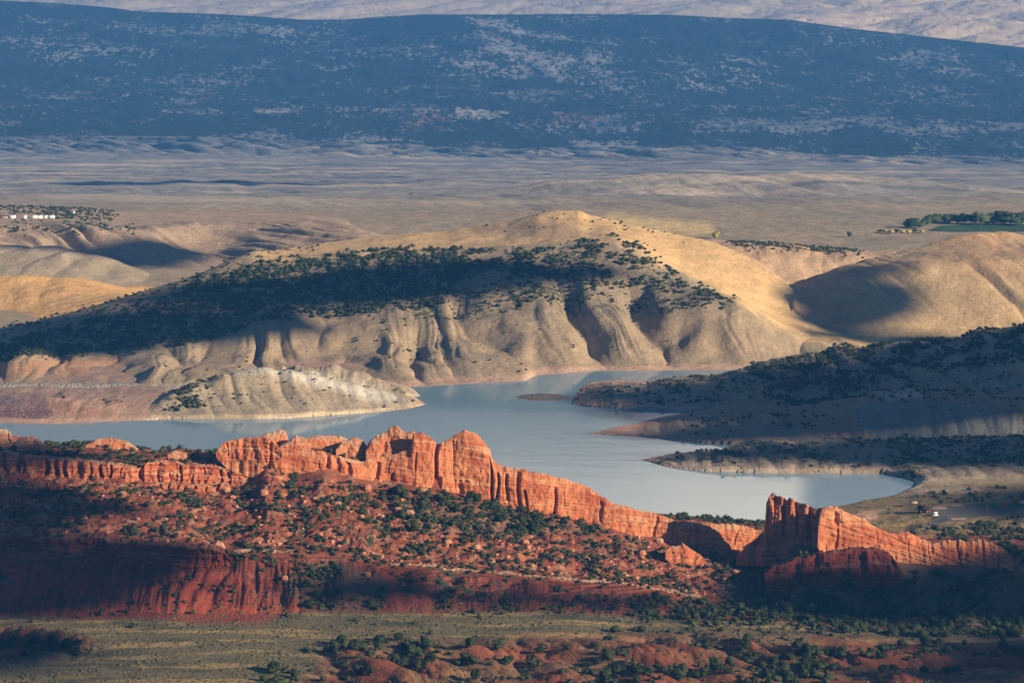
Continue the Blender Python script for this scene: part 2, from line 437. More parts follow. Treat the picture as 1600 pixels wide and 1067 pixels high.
# right hill
add([[hid(1215, 2800, 3), W(1240, 480, Y=2830), W(1290, 524, Y=2790), W(1360, 540, Y=2780), W(1500, 552, Y=2780), W(1900, 565, Y=2780)],
     wl([(1215, 470, 2860), (1245, 458, 2880), (1300, 470, 2850), (1400, 478, 2840), (1500, 480, 2840), (1600, 480, 2840), (1900, 490, 2840)], None),
     wl([(1215, 458, 2930), (1245, 447, 2940), (1300, 432, 2930), (1350, 420, 2930), (1440, 410, 2920), (1600, 405, 2930), (1900, 410, 2930)], None),
     wl([(1215, 455, 2960), (1245, 443, 2960), (1300, 420, 2970), (1350, 403, 2985), (1400, 392, 3000), (1450, 379, 3020), (1500, 366, 3030), (1525, 360, 3035), (1550, 358, 3040), (1575, 362, 3040), (1600, 368, 3040), (1900, 392, 3040)], None),
     hl((1215, 1900), 3200, 4)], 2, gully=7, L=55, LY=300, shear=0.55, seed=23, smooth=5)
# mesa in the saddle
add([hl((1100, 1400), 2960, 0), wl([(1100, 392, 3080), (1190, 400, 3060), (1260, 412, 3060), (1320, 404, 3080), (1400, 400, 3100)], None),
     wl([(1100, 374, 3150), (1140, 380, 3120), (1200, 384, 3100), (1260, 390, 3100), (1330, 396, 3110), (1400, 398, 3120)], None),
     wl([(1100, 372, 3220), (1200, 378, 3220), (1330, 388, 3220), (1400, 392, 3220)], None), hl((1100, 1400), 3300, 0)], 3, gully=4, L=40, LY=200, seed=31)
# left valley: lit bench, low hill, gullied hills
add([hl((-300, 290), 2860, 0), wl([(-300, 500), (0, 500), (100, 480), (200, 465), (290, 470)], 2950), wl([(-300, 462), (0, 460), (100, 455), (200, 462), (290, 470)], 3030),
     wl([(-300, 428), (0, 430), (100, 430), (160, 440), (220, 455), (290, 475)], 3100), hl((-300, 290), 3140, 8), hl((-300, 290), 3200, 0)], 4, gully=3, L=90, LY=200, shear=0.3, seed=41)
add([hl((-300, 330), 3120, 4), wl([(-300, 405), (0, 408), (100, 410), (160, 425), (220, 440), (330, 470)], 3190),
     wl([(-300, 376), (0, 379), (90, 384), (150, 396), (200, 414), (250, 436), (330, 470)], 3260), hl((-300, 330), 3380, 0)], 5, gully=6, L=60, LY=200, shear=-0.3, seed=43)
add([hl((-300, 640), 3290, 0), wl([(-300, 375), (0, 378), (60, 380), (110, 395), (200, 405), (280, 410), (350, 405), (400, 392), (480, 390), (560, 385), (640, 392)], 3340),
     wl([(-300, 352, 3420), (0, 352, 3420), (130, 356, 3420), (200, 358, 3420), (240, 355, 3440), (290, 350, 3500), (330, 350, 3560), (400, 347, 3600), (480, 346, 3620), (540, 352, 3620), (600, 372, 3600), (640, 384, 3560)], None),
     wl([(-300, 322, 3800), (0, 322, 3800), (130, 326, 3800), (230, 338, 3750), (330, 342, 3750), (480, 343, 3750), (540, 350, 3750), (600, 370, 3700), (640, 380, 3650)], None), hl((-300, 640), 4000, 0)], 6, gully=14, L=36, LY=300, shear=0.9, seed=47, vhi=0.6, taper=40)
# left lowland by the dam
add([S([(-300, 664), (0, 664), (80, 665), (150, 661), (200, 658), (262, 656)]), S([(-300, 655, 1), (0, 655, 1), (80, 658, 1), (150, 655, 1.2), (200, 653, 1.2), (262, 654, .5)]),
     S([(-300, 617, 13), (0, 618, 13), (75, 619, 13), (110, 626, 11), (160, 630, 9), (225, 640, 5), (262, 649, 2)]), hl((-300, 262), 2440, 8), hl((-300, 262), 2600, 5)], 7, gully=4, L=34, LY=200, seed=53, pblur=5)
# left peninsula
shL = [(262, 655), (300, 656), (400, 656), (450, 655), (500, 651), (560, 647), (600, 644), (640, 640), (662, 634)]
add([S([(205, 658, 0), (240, 657)] + shL + [(668, 633)]), S([(205, 655, .2), (240, 655, .5), (262, 653, 1), (300, 650, 3), (400, 647, 4), (500, 643, 3.5), (600, 637, 2), (640, 634, 1), (668, 633, -.5)]),
     S([(205, 648, 2), (240, 640, 5), (262, 630, 8), (300, 618, 12), (350, 608, 15), (430, 603, 17), (500, 608, 15), (560, 616, 10), (600, 622, 6), (640, 629, 2), (668, 632.5, -.4)]),
     S([(205, 640, 2), (240, 630, 7), (262, 620, 11), (285, 606, 16), (320, 590, 22), (350, 580, 28), (390, 573, 31), (430, 571, 32), (480, 579, 28), (520, 588, 23), (560, 600, 16), (600, 611, 10), (640, 624, 3), (655, 630, 1), (668, 632, -.3)]),
     hl((205, 668), 2530, -4)], 8, gully=6, L=30, LY=300, seed=59, shear=0.25)
add([hl((440, 690), 2470, -2), S([(440, 572, 18), (480, 569, 22), (520, 567, 23), (560, 578, 18), (600, 595, 10), (640, 615, 3), (655, 628, 0), (690, 640, -2)]), hl((440, 690), 2580, -4)], 8, gully=5, L=15, LY=60, seed=61)
# right peninsula, far ridge
add([S([(893, 633), (920, 637), (950, 639), (1020, 642), (1080, 645), (1130, 650, .5), (1250, 668, 2), (1900, 690, 4)]),
     S([(893, 632.5, .1), (920, 633, 1.5), (950, 633, 2.5), (1020, 636, 3), (1080, 640, 3), (1130, 645, 3), (1250, 660, 4), (1600, 672, 6), (1900, 672, 6)]),
     S([(893, 632.3, .1), (920, 620, 3.5), (960, 615, 6), (1040, 612, 8), (1130, 610, 12), (1250, 610, 18), (1400, 605, 24), (1600, 590, 32), (1900, 590, 34)]),
     S([(893, 632, .1), (905, 622, 2.5), (920, 611, 6), (950, 604, 8), (990, 604, 8), (1010, 606, 7), (1050, 590, 13), (1100, 586, 16), (1150, 583, 18), (1190, 573, 22), (1240, 560, 28), (1300, 541, 38), (1375, 533, 42), (1430, 533, 43), (1487, 525, 47), (1544, 511, 53), (1600, 507, 56), (1900, 490, 60)]),
     hl((893, 1900), 2600, -4)], 9, gully=12, L=55, LY=260, seed=67, shear=0.25)
# middle spit and striped bluff
add([S([(922, 680), (960, 681), (1000, 683), (1060, 690), (1100, 694), (1150, 697), (1250, 697, 1), (1330, 697, 2), (1900, 700, 3)]),
     S([(922, 679.5, .1), (960, 678.5, .5), (1000, 680, .8), (1060, 686, 1), (1100, 690, 1.5), (1150, 691, 2.5), (1250, 690, 4), (1350, 690, 5), (1600, 677, 8), (1900, 672, 9)]),
     S([(922, 679, .1), (960, 677, .6), (1000, 677, 1.2), (1060, 675, 3), (1150, 663, 8), (1220, 652, 14), (1300, 645, 20), (1350, 634, 26), (1420, 628, 29), (1487, 632, 28), (1560, 642, 25), (1600, 652, 22), (1900, 680, 14)]),
     S([(922, 678.5, .1), (960, 674, .8), (1000, 670, 1.5), (1060, 658, 4), (1150, 645, 9), (1220, 638, 15), (1300, 628, 21), (1375, 612, 26), (1487, 610, 28), (1600, 612, 27), (1900, 612, 24)]),
     hl((922, 1080), 2440, -4) + hl((1140, 1900), 2440, 8)], 10, gully=7, L=24, LY=300, seed=71)
# near promontory
add([S([(1003, 720), (1030, 728), (1060, 734), (1100, 738), (1200, 741), (1300, 741), (1380, 742), (1418, 749), (1450, 752, 3), (1900, 752, 3)]),
     S([(1003, 719, .1), (1030, 723, 1), (1060, 726, 2), (1100, 729, 3), (1200, 732, 3.5), (1300, 732, 3.5), (1380, 734, 3.5), (1450, 742, 5), (1900, 742, 6)]),
     S([(1003, 718.5, .1), (1030, 716, 1.5), (1060, 711, 4), (1100, 705, 7), (1150, 698, 9), (1200, 695, 10), (1300, 693, 10), (1400, 688, 11), (1500, 682, 12), (1600, 678, 13), (1900, 672, 14)]),
     hl((1003, 1130), 2240, -4) + hl((1180, 1900), 2240, 6)], 11, gully=6, L=24, LY=120, seed=73)
# far field bench / golden slopes behind the big hill
add([hl((640, 1700), 3560, 0), wl([(640, 384), (700, 372), (950, 372), (1100, 380), (1330, 376), (1700, 372)], 3620), wl([(640, 380), (900, 352), (1000, 350), (1120, 362), (1250, 362), (1400, 362), (1700, 345)], 3800),
     wl([(640, 362), (800, 340), (950, 334), (1090, 331), (1180, 322), (1280, 320), (1380, 322), (1500, 300), (1700, 285)], 4200), hl((640, 1700), 4500, 4)], 12, gully=9, L=60, LY=500, seed=79, shear=0.8, taper=420)

# general relief noise
PX, PY = proj(XX, YY, Z)
land = sstep(-1, 3, Z)
far = sstep(2600, 5000, YY)
Z += sstep(0.5, 9, Z) * fbm(XX / 34, YY / 34, 101, 5) * 1.5 * sstep(1700, 1740, YY)
Z += far * fbm(XX / 34, YY / 34, 102, 4) * (Z < 0.5)
# talus below the fins: hummocks and small ledges
tal = sstep(1736, 1750, YY) * (1 - sstep(1845, 1858, YY)) * (PX < 1320)
Z += tal * (billow(XX / 16, YY / 16, 103, 4, 0.55) * 4.6 - 1.8)
Z += (sstep(1860, 1880, YY) * (1 - sstep(1930, 1990, YY))) * (fbm(XX / 15, YY / 15, 105, 4) * 2.2)
# red slope under the rim: rills
rl = sstep(1668, 1690, YY) * (1 - sstep(1722, 1731, YY))
Z += rl * (billow(XX / 13 + perlin(XX / 50, YY / 160, 8), YY / 110, 107, 4, 0.55) * 5.5 - 2.2) * (0.35 + 0.65 * (PX < 470))
Z += rl * (billow(XX / 45, YY / 60, 109, 2) * 8 - 3.4) * sstep(1668, 1700, YY)
# badland mounds in the foreground
bad = polymask(PX, PY, [(430, 1100), (520, 1020), (600, 1005), (700, 1008), (800, 1000), (880, 996), (1000, 995), (1150, 992), (1300, 1000), (1500, 1005), (1700, 1010), (1700, 1300), (300, 1300)], 14)
BAD = bad * (0.5 + 0.5 * sstep(-0.3, 0.2, fbm(XX / 60, YY / 40, 115, 2)))
Z += bad * (billow((XX + 0.5 * YY + 8 * perlin(XX / 40, YY / 40, 77)) / 34, YY / 60, 111, 4, 0.38) * 8.0 - 3.0)
bad2 = polymask(PX, PY, [(-100, 985), (60, 985), (140, 1000), (140, 1015), (60, 1030), (-100, 1035)], 10)
Z += bad2 * (billow(XX / 14, YY / 18, 117, 2) * 6)
# dunes and low benches of the far plain
pl = sstep(3700, 4300, YY) * (1 - sstep(9000, 9500, YY))
Z += pl * (billow((XX + .5 * YY) / 150, YY / 420, 113, 4) * 11 - 5) * (0.4 + 0.6 * sstep(-.2, .3, fbm(XX / 900, YY / 300, 3, 2)))
Z += pl * (fbm(XX / 500, YY / 110, 119, 4) * 5)
# gullied benches under the mountain
gb = sstep(7800, 8200, YY) * (1 - sstep(9000, 9400, YY))
Z += gb * (billow((XX + .6 * YY) / 90, YY / 400, 121, 3) * 26 - 8)
mt = sstep(9550, 10000, YY) * (1 - sstep(12200, 12490, YY))
Z += mt * (fbm(XX / 420, YY / 420, 123, 6, 0.55) * 34)
Z += sstep(9500, 9700, YY) * (1 - sstep(12200, 12450, YY)) * fbm(XX / 80, YY / 80, 125, 3) * 7
fm = sstep(13300, 14000, YY)
Z += fm * (billow((XX - .4 * YY) / 700, YY / 900, 127, 5, 0.5) * 70 - 30)
# small island
ic = W(850, 620.5, z=0)
near_i = (np.abs(XX - ic[0]) < 60) & (np.abs(YY - ic[1]) < 60)
Z = np.where(near_i, np.maximum(Z, -3 + 5.2 * np.exp(-((XX - ic[0]) / 31) ** 2 - ((YY - ic[1]) / 24) ** 2) + 0.3 * fbm(XX / 5, YY / 5, 3, 3)), Z)
# flat parking lot
pk = polymask(PX, PY, [(1440, 800), (1470, 790), (1600, 783), (1640, 800), (1560, 808), (1480, 816)], 6)
Z = Z * (1 - pk) + 6.2 * pk
PX, PY = proj(XX, YY, Z)

# ---- colours (surface colours)
def C(r, g, b): return np.array([r, g, b], np.float32)
TAN = C(0.33, 0.26, 0.165); GREYT = C(0.24, 0.215, 0.155); SUNGOLD = C(0.60, 0.40, 0.19); REDS = C(0.20, 0.058, 0.032); DRED = C(0.15, 0.036, 0.02)
PALE = C(0.46, 0.40, 0.32); PINK = C(0.42, 0.28, 0.20); GREY = C(0.22, 0.205, 0.17); ORNG = C(0.29, 0.11, 0.058)
tintA = np.empty((NY, NA, 3), np.float32); tintA[:] = TAN
cov = np.zeros((NY, NA), np.float32); wd = np.zeros((NY, NA), np.float32)
jit = fbm(XX / 26, YY / 26, 201, 4)
JX = PX + np.where(YY > 9000, fbm(XX / 260, YY / 500, 231, 5) * 26, 0) + jit * 22 * np.clip(2000 / YY, 0, 1.3); JY = PY + fbm(XX / 26, YY / 26, 203, 4) * 9 * (YY < 9000) + np.where(YY > 9000, fbm(XX / 260, YY / 500, 233, 5) * 14, 0)
def put(mask, col, k=1.0):
    m = (mask * k)[..., None]
    tintA[:] = tintA * (1 - m) + col * m
def zone(poly, col=None, y0=0, y1=1e9, soft=8, k=1.0, cover=None, wood=None):
    m = polymask(JX, JY, poly, soft) * ((YY >= y0) & (YY <= y1))
    if col is not None: put(m, col, k)
    if cover is not None: cov[:] = cov * (1 - m) + cover * m
    if wood is not None: wd[:] = wd * (1 - m) + wood * m
nz = fbm(XX / 120, YY / 120, 205, 4)
put(sstep(0.0, 0.35, nz), GREYT, 0.6)
# near country
near = (YY < 1965).astype(np.float32)
put(near, REDS)
put(near * sstep(-.05, .25, fbm(XX / 18, YY / 18, 207, 4)), ORNG, 0.7)
put(near * sstep(.1, .4, fbm(XX / 9, YY / 9, 209, 4)) * (YY > 1736), C(0.36, 0.23, 0.155), 0.5)
put(near * (YY > 1668) * (YY < 1733), DRED)
str_ = perlin(Z / 1.1, XX / 160, 219) + 0.6 * perlin(Z / 0.45, XX / 90, 220)
put(near * (YY > 1690) * (YY < 1738) * sstep(.05, .4, str_), C(0.10, 0.028, 0.018), .8)
put(near * (YY > 1690) * (YY < 1738) * sstep(.15, .5, -str_), C(0.30, 0.12, 0.08), .6)
flat = sstep(1480, 1490, YY) * (1 - sstep(1668, 1682, YY)) + (YY < 1481)
put(flat, C(0.15, 0.125, 0.065))
put(flat * sstep(0.0, 0.3, fbm(XX / 90, YY / 14, 211, 5)), C(0.34, 0.235, 0.10), 0.9)
put(flat * sstep(0.05, 0.35, fbm(XX / 60, YY / 18, 213, 5)), C(0.07, 0.068, 0.042), 0.9)
put(np.clip(BAD, 0, 1), C(0.20, 0.062, 0.032)); put(bad2, C(0.2, 0.06, 0.035))
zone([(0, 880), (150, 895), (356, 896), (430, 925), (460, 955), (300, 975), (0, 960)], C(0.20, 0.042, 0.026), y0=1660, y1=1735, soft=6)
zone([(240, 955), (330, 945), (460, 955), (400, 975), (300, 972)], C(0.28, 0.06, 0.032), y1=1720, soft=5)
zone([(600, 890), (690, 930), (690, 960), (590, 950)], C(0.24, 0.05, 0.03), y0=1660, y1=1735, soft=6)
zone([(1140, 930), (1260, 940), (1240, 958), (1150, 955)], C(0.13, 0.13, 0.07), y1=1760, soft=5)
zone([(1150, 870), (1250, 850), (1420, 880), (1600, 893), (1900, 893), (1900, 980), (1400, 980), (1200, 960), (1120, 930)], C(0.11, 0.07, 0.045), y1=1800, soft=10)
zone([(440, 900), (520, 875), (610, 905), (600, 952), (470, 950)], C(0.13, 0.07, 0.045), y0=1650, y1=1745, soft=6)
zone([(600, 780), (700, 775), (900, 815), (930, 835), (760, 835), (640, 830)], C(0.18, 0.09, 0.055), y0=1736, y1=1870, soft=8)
cov[(YY > 1690) & (YY < 1862)] = 0.30
cov[:] = np.where((YY > 1690) & (YY < 1862), np.clip(0.34 + 0.5 * fbm(XX / 20, YY / 14, 241, 4), 0.05, .8), cov)
cov[:] = np.where(YY < 1690, np.clip(0.16 + 0.4 * fbm(XX / 40, YY / 14, 243, 4), 0.0, .6), cov)
# parking country
zone([(1230, 800), (1352, 772), (1440, 760), (1600, 755), (1900, 750), (1900, 830), (1400, 835), (1300, 812)], C(0.22, 0.16, 0.075), y0=1800, y1=2150, soft=6, cover=0.35)
zone([(1410, 772), (1440, 764), (1520, 762), (1530, 768), (1440, 771)], C(0.46, 0.34, 0.26), y0=1960, y1=2200, soft=3, cover=0)
zone([(1340, 800), (1375, 800), (1368, 812), (1345, 812)], C(0.50, 0.30, 0.2), y0=1850, y1=2200, soft=3, cover=0)
zone([(1415, 752), (1432, 752), (1440, 765), (1415, 765)], C(0.6, 0.5, 0.32), y0=1960, y1=2200, soft=3, cover=0)
# big hill
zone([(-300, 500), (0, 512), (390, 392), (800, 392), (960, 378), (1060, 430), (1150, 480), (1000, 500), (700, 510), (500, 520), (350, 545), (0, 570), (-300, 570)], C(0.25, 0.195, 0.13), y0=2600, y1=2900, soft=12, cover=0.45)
zone([(400, 408), (600, 392), (960, 374), (1060, 425), (1140, 465), (1250, 530), (1420, 550), (1250, 440), (1120, 375), (900, 320), (700, 355), (400, 388)], SUNGOLD, y0=2700, y1=3260, soft=8, cover=0)  # sunlit plateau and right slope: the sun's brightness is put into the colour
zone([(770, 352), (870, 350), (950, 365), (940, 372), (800, 372), (740, 360)], C(0.42, 0.29, 0.17), y0=2850, y1=3260, soft=6, cover=0.25)
zone([(-300, 560), (0, 558), (200, 556), (330, 535), (450, 505), (530, 500), (700, 520), (800, 490), (980, 505), (1100, 480), (1250, 530), (1250, 585), (600, 610), (-300, 610)], C(0.31, 0.235, 0.15), y0=2500, y1=2760, soft=8, cover=0.12)
zone([(0, 560), (190, 560), (180, 585), (60, 590), (0, 590)], C(0.36, 0.21, 0.12), y0=2500, y1=2700, soft=8, cover=0.2)
sh = (YY > 2500) * (YY < 2720) * (G == 1)
put(sh * (1 - sstep(2.2, 3.6, Z + jit)), PINK)
# right hill, saddle
put((G == 2).astype(np.float32), C(0.42, 0.30, 0.165)); put((G == 2) * sstep(0, .3, nz), C(0.36, 0.23, 0.13), .7)
zone([(1450, 350), (1600, 350), (1600, 372), (1540, 382), (1450, 385)], C(0.50, 0.32, 0.17), y0=2850, y1=3100, soft=7)
put((G == 3).astype(np.float32), C(0.46, 0.31, 0.19))
cov[G == 2] = 0.16
# left valley
put((G == 4).astype(np.float32), C(0.64, 0.38, 0.14)); put((G == 4) * (1 - sstep(3060, 3085, YY)) * sstep(.05, .3, jit), C(0.52, 0.32, .15), .6)  # lit bench, its sunlight painted in as bright orange
put((G == 5).astype(np.float32), C(0.31, 0.25, 0.17)); cov[G == 5] = 0.15
put((G == 6).astype(np.float32), C(0.37, 0.27, 0.18)); cov[G == 6] = 0.12
# peninsulas
put((G == 7).astype(np.float32), C(0.33, 0.22, 0.16))
zone([(-300, 618), (0, 617), (70, 620), (85, 650), (60, 662), (-300, 665)], C(0.17, 0.12, 0.12), y0=2250, y1=2440, soft=5)
zone([(-300, 640), (75, 640), (80, 655), (-300, 655)], C(0.15, 0.09, 0.09), y0=2250, y1=2440, soft=3, k=.8)
zone([(75, 625), (180, 645), (120, 655), (80, 645)], C(0.30, 0.18, 0.13), y0=2250, y1=2440, soft=4)
put((G == 7) * (1 - sstep(1.0, 2.5, Z)), PINK)
put((G == 8).astype(np.float32), C(0.36, 0.29, 0.2)); cov[G == 8] = 0.2
zone([(330, 572), (430, 568), (520, 588), (600, 610), (640, 628), (600, 630), (500, 605), (430, 582), (340, 585)], C(0.50, 0.46, 0.38), y0=2350, y1=2500, soft=6, cover=0.15)
put((G == 8) * (1 - sstep(1.2, 3.2, Z + jit * 1.5)), C(0.52, 0.42, 0.29))
put((G == 9).astype(np.float32), C(0.27, 0.215, 0.155)); cov[G == 9] = 0.35
zone([(1200, 580), (1290, 565), (1300, 600), (1230, 620), (1180, 610)], C(0.27, 0.17, 0.12), y0=2300, y1=2600, soft=10, cover=0.2)
zone([(1400, 612), (1500, 605), (1545, 640), (1480, 645)], C(0.32, 0.13, 0.08), y0=2300, y1=2600, soft=8, cover=0.2)
put((G == 9) * (1 - sstep(2.0, 4.0, Z + jit)), C(0.33, 0.28, 0.23))
put((G == 10).astype(np.float32), C(0.24, 0.18, 0.13)); cov[G == 10] = 0.3
zone([(1325, 640), (1375, 628), (1487, 632), (1600, 654), (1700, 670), (1700, 692), (1360, 692)], C(0.20, 0.195, 0.165), y0=2200, y1=2330, soft=4, cover=0.0)
zone([(1262, 648), (1322, 642), (1356, 690), (1240, 690)], C(0.33, 0.20, 0.13), y0=2200, y1=2330, soft=5, cover=0.15)
zone([(1375, 612), (1440, 612), (1440, 622), (1380, 624)], C(0.42, 0.36, 0.28), y0=2280, y1=2480, soft=4, cover=0.1)
put((G == 10) * (1 - sstep(1.0, 2.2, Z + jit * .5)), C(0.40, 0.24, 0.17))
put((G == 11).astype(np.float32), C(0.23, 0.18, 0.13)); cov[G == 11] = 0.45
put((G == 11) * (1 - sstep(2.5, 5.0, Z + jit * 2)), C(0.36, 0.30, 0.24))
put(near_i.astype(np.float32) * (YY > 2400) * (YY < 2560), C(0.14, 0.125, 0.10))
put((G == 12).astype(np.float32), C(0.64, 0.45, 0.22))  # golden sunlight on these strips is painted into the colour
zone([(950, 334), (1110, 350), (1120, 366), (1000, 362), (930, 352)], C(0.62, 0.46, 0.2), y0=3600, y1=4300, soft=5)
# far plain, mountain
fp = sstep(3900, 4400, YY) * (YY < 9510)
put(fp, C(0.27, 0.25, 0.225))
put(fp * sstep(5500, 8500, YY), C(0.20, 0.205, 0.21)); cov[(YY > 3900) & (YY < 9500)] = 0.12  # turns grey-blue with distance: haze painted in
put(fp * sstep(0.0, 0.3, fbm(XX / 700, YY / 160, 221, 6, .6)), C(0.52, 0.43, 0.31), 0.85)
put(fp * sstep(0.05, 0.35, fbm(XX / 800, YY / 120, 223, 6, .6)), C(0.15, 0.15, 0.15), 0.85)
mm = (YY > 9490) & (YY < 13000)
put(mm.astype(np.float32), C(0.11, 0.12, 0.135));  # dark bluish mountain tones, shade and haze put into the colour
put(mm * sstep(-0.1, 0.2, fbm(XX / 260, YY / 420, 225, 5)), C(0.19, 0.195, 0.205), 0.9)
wd[mm] = 0.80
wd[mm] = np.clip(0.73 + 0.45 * fbm(XX[mm] / 500, YY[mm] / 500, 227, 4), 0.3, 1.0)
def mz(poly, col, wood, soft=6): zone(poly, col, y0=9490, y1=13000, soft=soft, wood=wood)
P_ = C(0.21, 0.20, 0.205)
mz([(745, 55), (800, 65), (895, 92), (886, 128), (850, 108), (800, 92), (760, 72)], P_, 0.42, 9)
mz([(635, 70), (690, 75), (760, 90), (750, 118), (690, 112), (640, 95)], P_, 0.62, 10)
mz([(740, 95), (770, 90), (830, 115), (820, 130), (760, 120)], P_, 0.52, 8)
mz([(730, 25), (800, 38), (890, 60), (870, 66), (800, 52), (740, 45)], P_, 0.5)
mz([(395, 165), (470, 168), (465, 178), (400, 176)], C(.26, .25, .24), 0.4, 6)
mz([(720, 174), (795, 176), (785, 190), (730, 186)], C(.28, .27, .26), 0.4, 6)
mz([(1050, 130), (1140, 135), (1130, 148), (1060, 146)], P_, 0.6, 9)
mz([(600, 180), (700, 178), (720, 195), (620, 200)], C(0.15, 0.085, 0.08), 0.62, 9)
mz([(800, 172), (930, 175), (920, 190), (810, 194)], C(0.15, 0.09, 0.08), 0.66, 9)
mz([(1270, 140), (1400, 145), (1390, 168), (1280, 166)], C(0.15, 0.09, 0.08), 0.66, 9)
mz([(1080, 190), (1300, 188), (1600, 192), (1600, 205), (1250, 206), (1090, 202)], C(0.13, 0.14, 0.14), 0.45, 8)
mz([(530, 210), (665, 215), (668, 225), (540, 224)], C(.24, .235, .23), 0.5, 6)
mz([(900, 219), (995, 218), (985, 232), (905, 232)], C(.27, .265, .26), 0.5, 6)
ff = (YY > 13000)
put(ff.astype(np.float32), C(0.40, 0.32, 0.24)); wd[ff] = 0.22
fe = (YY > 7600) & (YY <= 9490)
wd[fe] = 0.62 * sstep(7800, 9400, YY[fe]) * sstep(-0.25, 0.2, fbm(XX[fe] / 420, YY[fe] / 300, 235, 4))
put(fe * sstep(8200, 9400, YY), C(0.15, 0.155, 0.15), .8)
zf = sstep(1150, 1400, PX) * ff
put(zf, C(0.55, 0.42, 0.28)); wd[:] = wd * (1 - zf) + 0.22 * zf

# the sheet goes on to both sides of the detailed strip, coarser, out to the edge of the haze box
ts = np.array([0.004, 0.012, 0.03, 0.06, 0.11, 0.18, 0.28, 0.42, 0.6, 0.8, 1.0], np.float32)
def wing(side):
    e = 0 if side < 0 else -1
    xe = XX[:, e:e + 1] if side < 0 else XX[:, -1:]
    ze = Z[:, :1] if side < 0 else Z[:, -1:]
    x = xe + (side * 6150 - xe) * ts[None, :]
    y = np.repeat(YY[:, :1], len(ts), 1)
    t = ts[None, :]
    z = ze * (1 - 0.45 * t) + fbm(x / 260, y / 260, 601, 4) * 26 * np.clip(t * 6, 0, 1)
    c = np.repeat((tintA[:, :1] if side < 0 else tintA[:, -1:]), len(ts), 1)
    w = np.repeat((wd[:, :1] if side < 0 else wd[:, -1:]), len(ts), 1); k = np.repeat((cov[:, :1] if side < 0 else cov[:, -1:]), len(ts), 1)
    if side < 0: x, y, z, c, w, k = x[:, ::-1], y[:, ::-1], z[:, ::-1], c[:, ::-1], w[:, ::-1], k[:, ::-1]
    return x, y, z, c, w, k
wl_, wr_ = wing(-1), wing(1)
gX, gY, gZ, gC, gW, gK = [np.concatenate([a, b, c], 1) for a, b, c in zip(wl_, (XX, YY, Z, tintA, wd, cov), wr_)]
NG = gX.shape[1]
ii = np.arange(NY * NG).reshape(NY, NG)
faces = np.stack([ii[:-1, :-1], ii[:-1, 1:], ii[1:, 1:], ii[1:, :-1]], -1).reshape(-1, 4)
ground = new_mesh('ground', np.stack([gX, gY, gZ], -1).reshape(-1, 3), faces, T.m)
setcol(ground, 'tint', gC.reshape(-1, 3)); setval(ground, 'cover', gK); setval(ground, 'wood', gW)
del gX, gY, gC, gW, gK
tag(ground, 'desert ground rising from the sage flat past the lake to the far forested mountain', kind='structure')
del faces

def zat(X, Y):
    a = X / Y
    j = (a - a_[0]) / (a_[1] - a_[0]); i = np.interp(Y, Y_, np.arange(NY))
    j0 = np.clip(np.floor(j).astype(int), 0, NA - 2); i0 = np.clip(np.floor(i).astype(int), 0, NY - 2)
    fj = j - j0; fi = i - i0
    return (Z[i0, j0] * (1 - fj) + Z[i0, j0 + 1] * fj) * (1 - fi) + (Z[i0 + 1, j0] * (1 - fj) + Z[i0 + 1, j0 + 1] * fj) * fi
def Zat(X, Y): return float(zat(np.array([X]), np.array([Y]))[0])
ang = (Z - H) / YY
runmax = np.maximum.accumulate(ang, 0)
def ground_at(px, py, ymin=0, ymax=1e9):
    """first visible ground point under a photo pixel"""
    a = W(px, py, Y=2500)[0] / 2500
    j = int(round((a - a_[0]) / (a_[1] - a_[0])))
    for i in range(NY):
        if Y_[i] < ymin or Y_[i] > ymax: continue
        if ang[i, j] < runmax[i, j] - 1e-5: continue
        if PY[i, j] <= py: return (float(XX[i, j]), float(YY[i, j]), float(Z[i, j]))
    return (float(XX[i, j]), float(Y_[-1]), 0.0)

# ------------------------------------------------------------------ water
Wm = NT('lake_water')
Wm.base((0.17, 0.28, 0.36))
Wm.b.inputs['Roughness'].default_value = 0.07
Wm.b.inputs['Specular IOR Level'].default_value = 0.5
Wm.b.inputs['IOR'].default_value = 1.33
wv = Wm.math('ADD', Wm.math('MULTIPLY', Wm.noise(0.35, 3, 0.6), 0.25), Wm.math('MULTIPLY', Wm.noise(0.05, 3, 0.6, vec=Wm.vmul(Wm.pos, (0.4, 1, 1))), 0.8))
calm = Wm.mapr(Wm.noise(0.008, 3, 0.55, vec=Wm.vmul(Wm.pos, (0.35, 1.0, 1.0))), 0.4, 0.62, 0.5, 1.0)
Wm.bump(Wm.math('MULTIPLY', wv, calm), 0.5, 0.16)
wx = np.linspace(-1500, 420, 30); wy = np.linspace(1900, 2660, 30)
gx, gy = np.meshgrid(wx, wy)
wi = np.arange(900).reshape(30, 30)
water = new_mesh('water', np.stack([gx, gy, gx * 0], -1).reshape(-1, 3), np.stack([wi[:-1, :-1], wi[:-1, 1:], wi[1:, 1:], wi[1:, :-1]], -1).reshape(-1, 4), Wm.m)
tag(water, 'calm blue reservoir between the red cliffs and the tan hills', kind='structure')

